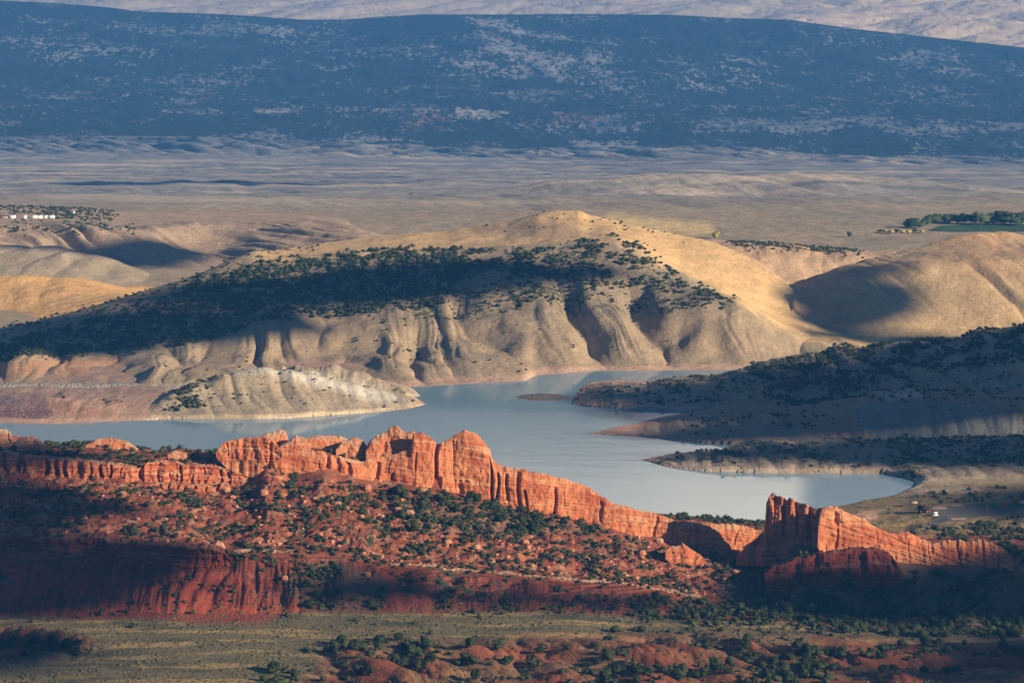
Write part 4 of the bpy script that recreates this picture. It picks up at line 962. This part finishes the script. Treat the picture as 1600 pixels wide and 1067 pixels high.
def merge(templates, pts, rot=True, sq=(0.8, 1.15), vary=0.2):
    Vs, Fs, At = [], [], []
    off = 0
    tid = RNG.integers(0, len(templates), len(pts))
    for t, (v, f) in enumerate(templates):
        P = pts[tid == t]
        if not len(P): continue
        n = len(P)
        a = RNG.uniform(0, 6.283, n); ca, sa = np.cos(a), np.sin(a)
        h = RNG.uniform(sq[0], sq[1], n)
        vx = v[None, :, 0] * ca[:, None] - v[None, :, 1] * sa[:, None]
        vy = v[None, :, 0] * sa[:, None] + v[None, :, 1] * ca[:, None]
        VV = np.stack([P[:, 0:1] + vx * P[:, 3:4], P[:, 1:2] + vy * P[:, 3:4], P[:, 2:3] - 0.15 + v[None, :, 2] * (P[:, 3] * h)[:, None]], -1)
        Vs.append(VV.reshape(-1, 3).astype(np.float32))
        Fs.append((f[None] + (np.arange(n) * len(v))[:, None, None] + off).reshape(-1, f.shape[1]))
        At.append(np.repeat(RNG.random(n).astype(np.float32), len(v)))
        off += n * len(v)
    return np.concatenate(Vs), np.concatenate(Fs), np.concatenate(At)
rsx = np.random.default_rng(11)
LOWT = [crown(1, 26, rsx, 3, 0.85, 0.17) for _ in range(6)]
MIDT = [crown(1, 70, rsx, 4, 0.85, 0.14) for _ in range(6)]
R_ = trees[rest]
nearm = R_[:, 1] < 2000
va, fa, aa = merge(MIDT, R_[nearm]); vb, fb, ab = merge(LOWT, R_[~nearm])
jw = new_mesh('juniper_woodland', np.concatenate([va, vb]), np.concatenate([fa, fb + len(va)]), FOLS, smooth=False)
setval(jw, 'var', np.concatenate([aa, ab]))
tag(jw, 'dark green junipers scattered over the talus, the promontories and the big hill', 'woodland', kind='stuff')
# individual junipers
CR = []; TR = []
for k in range(7):
    v, f = crown(2, 330, rsx, 6, 0.85, 0.085, tall=(k % 3 == 0))
    v[:, 2] += 0.12
    o = new_mesh('crown', v, f, FOL, smooth=False); CR.append(o.data); bpy.data.objects.remove(o)
    # trunk with forking limbs
    tv, tf = [], []; off = 0
    def limb(p, q, r0, r1):
        global tv, tf, off
        p = np.array(p, float); q = np.array(q, float); d = q - p; d /= np.linalg.norm(d)
        u = np.cross(d, (0.3, 1, 0.1)); u /= np.linalg.norm(u); w = np.cross(d, u)
        for c, r in ((p, r0), (q, r1)):
            for i in range(6): tv.append(c + (u * math.cos(i * 1.047) + w * math.sin(i * 1.047)) * r)
        for i in range(6): tf.append([off + i, off + (i + 1) % 6, off + 6 + (i + 1) % 6, off + 6 + i])
        off += 12
    limb((0, 0, -0.15), (0.03, 0.02, 0.3), 0.10, 0.075)
    for i in range(4):
        an = i * 1.57 + k; limb((0.03, 0.02, 0.26), (0.4 * math.cos(an), 0.4 * math.sin(an), 0.72), 0.06, 0.02)
    o = new_mesh('trunk', np.array(tv), np.array(tf), BARK); TR.append(o.data); bpy.data.objects.remove(o)

def place_word(px, py, Y, r):
    """where a juniper stands, told by things in the photo"""
    if Y < 1690:
        if py > 1000 and px < 160: return 'on the small dark red mound at lower left', 'left mound'
        if py > 985 and px > 800: return 'among the red badland mounds along the bottom right', 'badlands'
        if py > 985 and px > 425: return 'in the clumps between the sage flat and the red mounds', 'flat edge'
        return 'standing alone on the sage flat', 'flat'
    if Y < 1740:
        if px < 450: return 'on the dark red slope under the mudstone cliff', 'mudstone slope'
        if px > 1240: return 'in the shaded hollow under the right fin', 'right hollow'
        if px > 1020: return 'in the dark thicket at the foot of the talus right of centre', 'thicket'
        return 'on the red slope below the pale rim', 'rim slope'
    if Y < 1860:
        if px < 430: return 'on the red talus below the pillars and ledges', 'left talus'
        if px < 950: return 'on the talus below the long orange fin', 'centre talus'
        return 'on the boulder slope between the two orange fins', 'gap'
    if Y < 2000: return 'on the bench top behind the cliffs beside the lake', 'bench'
    return 'on the shaded promontory across the water', 'promontory'
info = []
for t in big:
    x, y, z, r = trees[t]; px, py = tpx[t], tpy[t]
    info.append((float(x), float(y), float(z), float(r), float(px), float(py)) + place_word(px, py, y, r))
ORD = ['leftmost', 'second from the left', 'third from the left', 'fourth from the left', 'fifth from the left', 'sixth from the left', 'seventh from the left', 'eighth from the left', 'ninth from the left', 'tenth from the left']
from collections import defaultdict
cnt = defaultdict(list)
for i, q in enumerate(info): cnt[q[7]].append(i)
lab = {}
for key_, L in cnt.items():
    L.sort(key=lambda i: info[i][4])
    small = len(L) <= 10
    bigs = sorted(L, key=lambda i: -info[i][3] / info[i][1])
    for n_, i in enumerate(L):
        if small: lab[i] = ('dark green juniper %s, %s' % (info[i][6], ORD[n_] if len(L) > 1 else 'the only one there'), None)
        elif i == bigs[0]: lab[i] = ('broadest dark green juniper %s' % info[i][6], None)
        elif n_ == 0: lab[i] = ('leftmost dark juniper %s' % info[i][6], None)
        elif n_ == len(L) - 1: lab[i] = ('rightmost dark juniper %s' % info[i][6], None)
        else: lab[i] = ('dark green bushy juniper %s' % info[i][6], 1)
for i, (x, y, z, r, px, py, wd_, kk) in enumerate(info):
    k = i % 7
    root = empty('juniper_tree', (x, y, z)); root.rotation_euler = (0, 0, random.uniform(0, 6.28))
    r *= 1.1; root.scale = (r, r, r * random.uniform(0.8, 1.1))
    tag(root, ' '.join(lab[i][0].replace('dark green juniper', 'juniper').split()[:16]), 'tree', 'junipers ' + wd_)
    for nm, me in (('crown', CR[k]), ('trunk', TR[k])):
        o = bpy.data.objects.new(nm, me); COL.objects.link(o); o.parent = root

# cottonwoods and autumn trees, each its own
def broadleaf(px, py, h, wdt, mat, label, cat='tree', group=None, ymin=0, ymax=1e9, name='cottonwood_tree'):
    x, y, z = ground_at(px, py, ymin, ymax)
    root = empty(name, (x, y, z))
    v, f = crown(2, 300, rsx, 6, 0.9, 0.09, tall=True)
    zr = v[:, 2].max()
    v = v * np.array([wdt / 2, wdt / 2, h * 0.85 / zr]) + np.array([0, 0, h * 0.15])
    new_mesh('crown', v, f, mat, parent=root, smooth=False)
    n = 8; ring = lambda r, zz: [(r * math.cos(i * 6.283 / n), r * math.sin(i * 6.283 / n), zz) for i in range(n)]
    tv = ring(h * .035, -0.3) + ring(h * .025, h * .3) + ring(h * .01, h * .6)
    tf = [[a + k * n, (a + 1) % n + k * n, (a + 1) % n + (k + 1) * n, a + (k + 1) * n] for k in range(2) for a in range(n)]
    new_mesh('trunk', np.array(tv), np.array(tf), BARK, parent=root)
    tag(root, label, cat, group)
    return root
broadleaf(1118, 374, 11, 12, FOLY, 'pale yellow cottonwood standing alone beyond the big hill', ymin=3300, ymax=4200)
broadleaf(1328, 371, 8, 8, FOLG, 'single round grey green tree on the golden slope left of the field', ymin=3300, ymax=4200)
broadleaf(1567, 796, 6.5, 6.5, FOLO, 'orange autumn tree at the far corner of the parking lot', ymin=1900, ymax=2100)
broadleaf(1587, 788, 5, 7, FOLO, 'red orange autumn tree at the right frame edge behind the parking lot', ymin=1900, ymax=2150)
rw = [(1420, 356, 13), (1428, 358, 15), (1437, 358, 13), (1448, 354, 15), (1457, 352, 14), (1463, 349, 13), (1480, 350, 15), (1488, 349, 16), (1497, 350, 14), (1506, 350, 17), (1515, 351, 18), (1524, 351, 15), (1533, 352, 18), (1542, 352, 17), (1551, 352, 19), (1560, 352, 18), (1569, 352, 20), (1578, 352, 18), (1587, 353, 19), (1596, 352, 18), (1606, 352, 18)]
for i, (px, py, h) in enumerate(rw):
    if i == 0: lb = 'small dark tree at the left end of the far grove'
    elif i < 4: lb = 'dark round tree in the detached clump left of the green field'
    elif i < 6: lb = 'lighter green tree between the clump and the far grove'
    elif i in (9, 14, 16): lb = 'taller cottonwood with a yellowing top in the far grove'
    else: lb = 'dark green cottonwood in the long grove behind the green field'
    broadleaf(px, py + random.uniform(-.6, .8), h * random.uniform(.75, 1.1), h * random.uniform(1.1, 1.7), FOLG, lb, group='grove behind the green field', ymin=3600, ymax=4600)
for i, px in enumerate((1376, 1384, 1393, 1402, 1410, 1420, 1430, 1441)):
    broadleaf(px, 364 + (i % 3), 5, 9, FOLY if i % 3 else FOLG, 'low yellow autumn bush in the row left of the green field' if i % 3 else 'low green bush in the yellow row left of the green field',
              cat='bush', group='bushes by the green field', ymin=3500, ymax=4400, name='autumn_bush')

# sagebrush ground cover
m = ((YY > 1470) & (YY < 1695)) * (Z > 0) * (1 - np.clip(BAD, 0, 1) * 0.85)
p = m * dA * 0.20 * np.clip(1 + 1.8 * fbm(XX / 30, YY / 12, 401, 3), 0.2, 2)
i, j = np.nonzero(RNG.random(p.shape, dtype=np.float32) < p)
sg = np.stack([XX[i, j] + RNG.uniform(-.4, .4, len(i)), YY[i, j] + RNG.uniform(-.6, .6, len(i)), Z[i, j], 0.3 + 0.45 * RNG.random(len(i)) + 0.9 * RNG.random(len(i)) ** 8], -1)
print('SAGE', len(sg))
v1, f1 = ICO[1]
SG = []
for k in range(5):
    v = v1 * (1 + 0.35 * rsx.standard_normal((len(v1), 1))); v[:, 2] = np.maximum(v[:, 2], -0.1) * 0.8
    f_ = f1[(v[f1][:, :, 2] > -0.05).any(1)]
    SG.append((v.astype(np.float32), f_))
vv, ff_, aa = merge(SG, sg)
so_ = new_mesh('sagebrush', vv, ff_, SAGE, smooth=False); setval(so_, 'var', aa)
tag(so_, 'grey green sagebrush covering the flat below the red cliffs', 'sagebrush', kind='stuff')

# boulders on the talus
def rock_t(sub, rs):
    v, f = ICO[sub]
    v = np.sign(v) * np.abs(v) ** 0.65
    v = v * (1 + 0.16 * rs.standard_normal((len(v), 1))) * np.array([1, 0.8, 0.65])
    return v.astype(np.float32), f
m = ((YY > 1733) & (YY < 1850) & (PX < 1300)) * vis * 1.0
cl = np.clip(fbm(XX / 25, YY / 12, 411, 3) * 5, 0, 3)
p = m * dA * (0.035 * (0.15 + cl) + 0.04 * (np.abs(YY - 1741 - 5 * fbm(XX / 30, YY * 0, 415, 2)) < 6) * (PX > 350) * (0.4 + cl))
hit = RNG.random(p.shape, dtype=np.float32) < p
i, j = np.nonzero(hit)
rk = np.stack([XX[i, j], YY[i, j], Z[i, j] + .2, 0.35 + 1.5 * RNG.random(len(i)) ** 3], -1)
m2 = (((YY > 2350) & (YY < 2400) & (G == 7)) | ((G == 11) & (Z < 4)) | ((G == 8) & (Z < 2.5)) | ((G == 9) & (Z < 3.5))) * (Z > -.3) * 1.0
i, j = np.nonzero(RNG.random(p.shape, dtype=np.float32) < m2 * dA * 0.05)
rk2 = np.stack([XX[i, j], YY[i, j], Z[i, j] + .1, RNG.uniform(.3, .9, len(i))], -1)
print('ROCKS', len(rk), len(rk2))
RT = [rock_t(1, rsx) for _ in range(6)]
vv, ff_, aa = merge(RT, np.concatenate([rk, rk2]))
rb = new_mesh('rock_rubble', vv, ff_, ROCK_T, smooth=False)
tag(rb, 'loose pale and orange rubble strewn over the talus and shores', 'rubble', kind='stuff')
bsp = [(412, 774, 3.0, 'rounded orange boulder below the ledges'), (573, 765, 3.0, 'egg shaped orange boulder among junipers under the long fin'), (527, 790, 2.4, 'orange boulder beside the short blocky ledge'), (662, 772, 3.2, 'upright pinkish boulder at the foot of the domed wall'),
       (500, 838, 2.2, 'pale orange boulder low on the central talus'), (352, 770, 3.4, 'tall orange block standing right of the square blocks'), (622, 800, 2.6, 'orange boulder on the talus left of the dense junipers'), (640, 806, 3.0, 'broad orange boulder just left of the dense junipers'),
       (745, 858, 2.4, 'tan boulder in the middle of the lower talus'), (700, 850, 2.4, 'dusty orange boulder left of centre on the lower talus'), (820, 850, 2.4, 'pink boulder on the talus below the pale rubble patch'), (1003, 868, 2.8, 'red boulder on the boulder slope between the fins'),
       (1072, 860, 2.8, 'blunt orange boulder near the dark gap'), (1030, 850, 2.6, 'orange boulder close under the right end of the long fin'), (30, 846, 2.2, 'pale cream boulder at the left end of the red rim'), (52, 848, 1.9, 'white boulder beside the cream one on the red rim'),
       (1148, 898, 2.4, 'small orange boulder at the edge of the dark thicket'), (575, 900, 2.2, 'tan boulder on the shaded slope left of the central red fan'), (630, 915, 1.8, 'pale boulder fallen onto the central red fan'), (445, 905, 2.0, 'grey boulder at the top of the juniper filled bowl')]
for px, py, r, lb in bsp:
    x, y, z = ground_at(px, py, 1700, 1865)
    v, f = rock_t(3, rsx)
    vn = ICO[3][0]
    v = ICO[3][0]; v = np.sign(v) * np.abs(v) ** 0.7
    v = v * (1 + 0.22 * fbm(vn[:, 0] * 1.6 + px, vn[:, 1] * 1.6 + vn[:, 2] * 2, int(px), 4))[:, None] * np.array([1, .85, .8]) * r
    new_mesh('boulder', v, f, ROCK_T, origin=None, smooth=False)
    o = bpy.data.objects[-1] if False else COL.objects[-1]
    o.location = (x, y, z + r * .3); o.rotation_euler = (0, 0, random.uniform(0, 3))
    tag(o, lb, 'boulder')

# ------------------------------------------------------------------ built things
def boxes(bl):
    V, Fc = [], []
    for (x0, x1, y0, y1, z0, z1) in bl:
        o = len(V)
        V += [(x0, y0, z0), (x1, y0, z0), (x1, y1, z0), (x0, y1, z0), (x0, y0, z1), (x1, y0, z1), (x1, y1, z1), (x0, y1, z1)]
        Fc += [[o, o + 3, o + 2, o + 1], [o + 4, o + 5, o + 6, o + 7], [o, o + 1, o + 5, o + 4], [o + 1, o + 2, o + 6, o + 5], [o + 2, o + 3, o + 7, o + 6], [o + 3, o, o + 4, o + 7]]
    return np.array(V, float), np.array(Fc)
def bobj(name, bl, mat, parent): v, f = boxes(bl); return new_mesh(name, v, f, mat, parent=parent, smooth=False)
def gable(name, L, D, h0, h1, ov, mat, parent, th=0.25):
    l = L / 2 + ov; d = D / 2 + ov
    sec = [(-d, h0), (0, h1), (d, h0), (d, h0 + th), (0, h1 + th), (-d, h0 + th)]
    V = [(-l, y, z) for y, z in sec] + [(l, y, z) for y, z in sec]
    Fq = [[i, (i + 1) % 6, (i + 1) % 6 + 6, i + 6] for i in range(6)] + [[0, 5, 4, 1], [1, 4, 3, 2], [6, 7, 10, 11], [7, 8, 9, 10]]
    return new_mesh(name, np.array(V, float), np.array(Fq), mat, parent=parent, smooth=False)
# restroom building by the parking lot
x, y, z = ground_at(1445, 801, 1880, 2050)
z = Zat(x, y)
b = empty('restroom_building', (x, y, z)); b.rotation_euler = (0, 0, -0.35)
bobj('wall', [(-4, 4, -2.6, 2.6, -0.4, 2.7)], BROWN, b); gable('roof', 8, 5.2, 2.72, 4.5, 0.8, DARKR, b)
for dx in (-2.6, 1.7):
    dr = bobj('door', [(dx, dx + .9, -2.66, -2.603, 0, 2.1)], TANW, b); bobj('handle', [(dx + .72, dx + .82, -2.72, -2.661, 1.0, 1.15)], STEEL, dr)
wn_ = bobj('window', [(-0.6, 0.6, -2.66, -2.603, 1.6, 2.2)], GLASSD, b); bobj('frame', [(-0.7, 0.7, -2.68, -2.603, 2.202, 2.3), (-0.7, 0.7, -2.68, -2.603, 1.5, 1.598)], WHITE, wn_)
tag(b, 'small dark brown restroom building with a gabled roof at the parking lot corner', 'building')
x, y, z = ground_at(1461, 806, 1880, 2050); z = Zat(x, y)
k = empty('information_kiosk', (x, y, z)); k.rotation_euler = (0, 0, 0.2)
bobj('panel', [(-1.4, 1.4, -0.08, 0.08, 1.0, 2.6)], WHITE, k)
for s in (-1.3, 1.3): bobj('post', [(s - .1, s + .1, -.1 + .0, .1, -0.4, 0.998)], WHITE, k)
bobj('wall', [(-2.2, 2.2, -0.5, -0.2, -0.3, 0.7)], WHITE, k)
tag(k, 'bright white sign kiosk beside the brown restroom building', 'kiosk')
x, y, z = ground_at(1427, 791, 1880, 2080); z = Zat(x, y)
k = empty('picnic_shelter', (x, y, z))
gable('roof', 5, 4, 2.4, 3.3, .3, TANW, k)
for sx in (-2.2, 2.2):
    for sy in (-1.6, 1.6): bobj('post', [(sx - .1, sx + .1, sy - .1, sy + .1, -0.4, 2.39)], STEEL, k)
bobj('table', [(-1, 1, -.4, .4, .7, .78), (-.15, .15, -.3, .3, -0.1, .7)], TANW, k)
tag(k, 'small picnic shelter in the grass left of the parking lot', 'shelter')
x, y, z = ground_at(1543, 806, 1880, 2050); z = Zat(x, y)
k = empty('light_pole', (x, y, z)); bobj('post', [(-.12, .12, -.12, .12, -0.3, 8)], STEEL, k); bobj('lamp_head', [(-.9, .1, -.2, .2, 8.0, 8.2)], STEEL, k)
tag(k, 'thin dark light pole rising from the right side of the parking lot', 'light pole')
x, y, z = ground_at(1596, 787, 1900, 2100); z = Zat(x, y)
k = empty('white_shed', (x, y, z)); bobj('wall', [(-1.5, 1.5, -1.5, 1.5, -.3, 2.3)], WHITE, k); gable('roof', 3, 3, 2.31, 3.2, .25, STEEL, k)
tag(k, 'tiny white shed at the right frame edge by the orange trees', 'shed')

def sheet(name, pts, mat, lift, label, y0=1850, y1=2100, n=34, kind='structure'):
    """a thin draped patch: polygon of photo points on the ground"""
    w = np.array([W(p[0], p[1], z=6.2)[:2] for p in pts])
    lo = w.min(0); hi = w.max(0)
    gx, gy = np.meshgrid(np.linspace(lo[0], hi[0], n * 3), np.linspace(lo[1], hi[1], n * 3))
    ins = polymask(gx.ravel(), gy.ravel(), w, 0.01).reshape(gx.shape) > 0.5
    zz = zat(gx.ravel(), gy.ravel()).reshape(gx.shape) + lift
    id_ = np.arange(gx.size).reshape(gx.shape)
    q = np.stack([id_[:-1, :-1], id_[:-1, 1:], id_[1:, 1:], id_[1:, :-1]], -1)
    ok = (ins[:-1, :-1] & ins[:-1, 1:] & ins[1:, 1:] & ins[1:, :-1])
    o = new_mesh(name, np.stack([gx, gy, zz], -1).reshape(-1, 3), q[ok], mat)
    return tag(o, label, kind=kind)
sheet('parking_lot', [(1444, 800), (1470, 792), (1500, 786), (1530, 785), (1600, 784), (1620, 792), (1570, 801), (1540, 806), (1500, 812), (1470, 813), (1462, 808)], ASPH, 0.12, 'grey asphalt parking lot beside the lake')
sheet('gravel_island', [(1452, 793), (1465, 790), (1480, 793), (1478, 796), (1460, 796)], DIRT, 0.20, 'pink gravel island at the left of the parking lot')
sheet('gravel_island', [(1480, 788), (1508, 787), (1500, 791), (1488, 791)], DIRT, 0.20, 'pink gravel island at the back of the parking lot')
sheet('gravel_island', [(1485, 809), (1512, 809), (1506, 811.5), (1488, 811.5)], DIRT, 0.20, 'pink gravel strip at the front of the parking lot')
sheet('access_road', [(1395, 831), (1420, 823), (1450, 816), (1462, 810), (1480, 814), (1465, 818), (1430, 826), (1400, 835)], ASPH, 0.15, 'narrow road leading from the parking lot down to the left')
sheet('lawn', [(1526, 788), (1570, 787), (1600, 789), (1600, 793), (1560, 794), (1530, 792)], GRASS, 0.22, 'green lawn strip behind the parking lot')

# dam of grey rock fill
dm = NT('grey_riprap')
vc = dm.voro(0.55, out='Color'); 
sepc = dm.n('ShaderNodeSeparateColor'); dm.t.links.new(vc, sepc.inputs[0])
dm.base(dm.mix(sepc.outputs[0], (0.20, 0.17, 0.14), (0.42, 0.37, 0.31)))
dm.bump(dm.voro(0.55), 1.2, 1.0)
nx = 200; ny = 26
pxs = np.linspace(-260, 292, nx)
V = []
for i, px in enumerate(pxs):
    top = hid(px, 2472, 0); 
    A0 = W(px, 600.5, Y=2478); A1 = W(px, 626, Y=2440)
    for j in range(ny):
        t = j / (ny - 1)
        V.append((A1[0] + (A0[0] - A1[0]) * t, A1[1] + (A0[1] - A1[1]) * t, A1[2] - 1.5 + (A0[2] - A1[2] + 1.5) * t + .25 * random.uniform(-1, 1) * (0 < t < 1)))
    V.append((A0[0], A0[1] + 8, A0[2])); V.append((A0[0], A0[1] + 60, A0[2] - 22))
V = np.array(V); id_ = np.arange(nx * (ny + 2)).reshape(nx, ny + 2)
dam = new_mesh('dam', V, np.stack([id_[:-1, :-1], id_[1:, :-1], id_[1:, 1:], id_[:-1, 1:]], -1).reshape(-1, 4), dm.m, smooth=False)
tag(dam, 'long straight dam of grey rock fill below the forested hill at left', 'dam')

# distant white trailers
for i, (px, wdt, lb) in enumerate(((6, 14, 'tan'), (19, 9, 'first'), (38, 5, 'second'), (53, 8, 'third'), (62, 8, 'fourth'), (71, 5, 'fifth'), (80, 9, 'last'))):
    x, y, z = ground_at(px, 341.5, 3300, 3800)
    k = empty('trailer_home', (x, y, z))
    bobj('wall', [(-wdt / 2, wdt / 2, -1.7, 1.7, -.5, 2.8)], WHITE if i else TANW, k); gable('roof', wdt, 3.4, 2.81, 3.5, .2, WHITE if i else DARKR, k)
    bobj('window', [(-wdt * .2, -wdt * .05, -1.76, -1.705, 1.2, 2)], GLASSD, k)
    nmz = ['tan long building at the left end of the distant white row', 'long white trailer, leftmost white one of the distant row', 'short white trailer, second white one of the distant row', 'white trailer in the middle of the distant row', 'white trailer just right of the middle of the distant row', 'short white trailer, second from the right end of the distant row', 'white trailer at the right end of the distant row']
    tag(k, nmz[i], 'trailer home', 'row of distant trailers')
x, y, z = ground_at(115, 336, 3400, 3800)
k = empty('water_tank', (x, y, z)); bobj('tank', [(-1.2, 1.2, -1.2, 1.2, 2, 4.5)], WHITE, k); 
for sx in (-1, 1):
    for sy in (-1, 1): bobj('leg', [(sx - .1, sx + .1, sy - .1, sy + .1, -.4, 1.99)], STEEL, k)
tag(k, 'tiny white tank on legs among the distant trees right of the trailers', 'tank')
# green farm field
x0 = ground_at(1445, 360, 3500, 4500); 
pts = [(1446, 361), (1475, 353), (1700, 352), (1700, 362), (1500, 363)]
gw = [ground_at(min(p, 1690), q, 3500, 4700)[:2] for p, q in pts]
w = np.array(gw); lo = w.min(0); hi = w.max(0)
gx, gy = np.meshgrid(np.linspace(lo[0], hi[0], 80), np.linspace(lo[1], hi[1], 80))
ins = polymask(gx.ravel(), gy.ravel(), w, .01).reshape(gx.shape) > .5
zz = zat(gx.ravel(), gy.ravel()).reshape(gx.shape) + 0.6
id_ = np.arange(gx.size).reshape(gx.shape); q = np.stack([id_[:-1, :-1], id_[:-1, 1:], id_[1:, 1:], id_[1:, :-1]], -1)
ok = (ins[:-1, :-1] & ins[:-1, 1:] & ins[1:, 1:] & ins[1:, :-1])
if ok.any(): tag(new_mesh('field', np.stack([gx, gy, zz], -1).reshape(-1, 3), q[ok], GRASS), 'irrigated green field in front of the far grove', kind='structure')

# ------------------------------------------------------------------ clouds (unseen, added and shaped to throw the shade)
CM = plain('cloud_white', (0.8, 0.8, 0.8), 1.0, 0.02, 0.01)
def unseen_cloud(blobs, alt=900, thick=0.22, sd=0):
    V, Fc = [], []; off = 0
    v, f = ICO[3]
    for bi, (px, py, Y, rx, ry) in enumerate(blobs):
        P = Vector(W(px, py, Y=Y)); t = (alt - P.z) / SUN.z; c = P + SUN * t
        n = fbm(v[:, 0] * 1.7 + bi * 3.1, v[:, 1] * 1.7 + v[:, 2] + sd, 500 + bi + sd, 4)
        q = v * (1 + 0.45 * n)[:, None] * np.array([rx, ry, thick * min(rx, ry)]) + np.array(c[:])
        V.append(q); Fc.append(f + off); off += len(q)
    o = new_mesh('unseen_cloud', np.concatenate(V), np.concatenate(Fc), CM)
    return tag(o, kind='structure')
unseen_cloud([(1480, 925, 1722, 110, 44), (1690, 900, 1760, 110, 90), (1600, 1040, 1600, 80, 60), (1290, 905, 1738, 55, 34), (1420, 1070, 1560, 60, 30), (1650, 790, 1990, 75, 60)], sd=1)  # some blobs added to darken the lower right like a vignette
unseen_cloud([(40, 900, 1720, 100, 46), (-120, 820, 1780, 90, 80), (130, 915, 1712, 60, 36), (-40, 1020, 1590, 55, 50), (10, 715, 1868, 62, 40), (560, 925, 1708, 50, 26), (880, 935, 1700, 90, 16), (100, 800, 1790, 60, 22), (20, 945, 1685, 75, 26)], sd=2)  # some blobs added to darken the lower left like a vignette
unseen_cloud([(1300, 640, 2400, 190, 120), (1580, 600, 2450, 160, 140), (1080, 630, 2460, 110, 40), (1500, 720, 2190, 150, 60), (1200, 715, 2180, 90, 26), (1240, 675, 2270, 130, 34), (1450, 655, 2290, 90, 40)], sd=3)
unseen_cloud([(500, 455, 2785, 180, 48), (230, 510, 2725, 170, 50), (700, 425, 2810, 110, 42), (900, 430, 2800, 50, 26), (20, 545, 2690, 130, 45), (1310, 490, 2850, 56, 66), (1268, 468, 2880, 45, 50), (1285, 445, 2925, 42, 45), (1360, 535, 2785, 110, 26), (1450, 535, 2785, 80, 14)], sd=4)  # later blobs added to deepen the right hill's own shading
unseen_cloud([(230, 395, 3350, 95, 60), (40, 400, 3280, 80, 22)], sd=6)  # added to deepen the shading of the left valley hills
unseen_cloud([(1300, 292, 5400, 420, 90), (1150, 312, 4900, 120, 35), (300, 285, 5700, 300, 80)], sd=7, thick=.1)
# unseen cloud bank added far to the north to brighten the lake
def bank(blobs, sd):
    V, Fc = [], []; off = 0; v, f = ICO[3]
    for bi, (x, y, z, rx, ry, rz) in enumerate(blobs):
        n = fbm(v[:, 0] * 1.8 + bi * 2.7, v[:, 1] * 1.8 + v[:, 2] * 2 + sd, 700 + bi + sd, 5)
        V.append(v * (1 + 0.5 * n)[:, None] * np.array([rx, ry, rz]) + np.array([x, y, z])); Fc.append(f + off); off += len(v)
    tag(new_mesh('unseen_cloud', np.concatenate(V), np.concatenate(Fc), CM), kind='structure')
bank([(x * 1.3, 19500 + random.uniform(-900, 900), 5700 + random.uniform(-200, 300), random.uniform(1300, 1900), 900, random.uniform(500, 800)) for x in range(-6500, 6800, 1500)], 2)
bank([(x * 1.3, 20500 + random.uniform(-900, 900), 8200 + random.uniform(-300, 400), random.uniform(1500, 2300), 900, random.uniform(600, 900)) for x in range(-7500, 7800, 2200)], 3)
bank([(x * 1.3, 18500 + random.uniform(-900, 900), 3450 + random.uniform(-150, 300), random.uniform(1600, 2500), 1200, random.uniform(500, 850)) for x in range(-6500, 6800, 1300)], 1)

# ------------------------------------------------------------------ haze
hm = bpy.data.materials.new('blue_air'); hm.use_nodes = True
nt = hm.node_tree; nt.nodes.remove(nt.nodes['Principled BSDF'])
pv = nt.nodes.new('ShaderNodeVolumePrincipled'); nt.links.new(pv.outputs[0], nt.nodes['Material Output'].inputs['Volume'])
pv.inputs['Color'].default_value = (0.09, 0.40, 1.0, 1)
pv.inputs['Density'].default_value = 4.4e-5
pv.inputs['Anisotropy'].default_value = 0.0
v, f = boxes([(-6300, 6300, -60, 24200, min(float(Z.min()), float(gZ.min())) - 1.5, 520)])
haze = new_mesh('haze', v, f, hm, smooth=False)
tag(haze, 'thin blue air that fades the far mountain', 'haze', kind='stuff')
print('ZMAX', float(Z.max()))
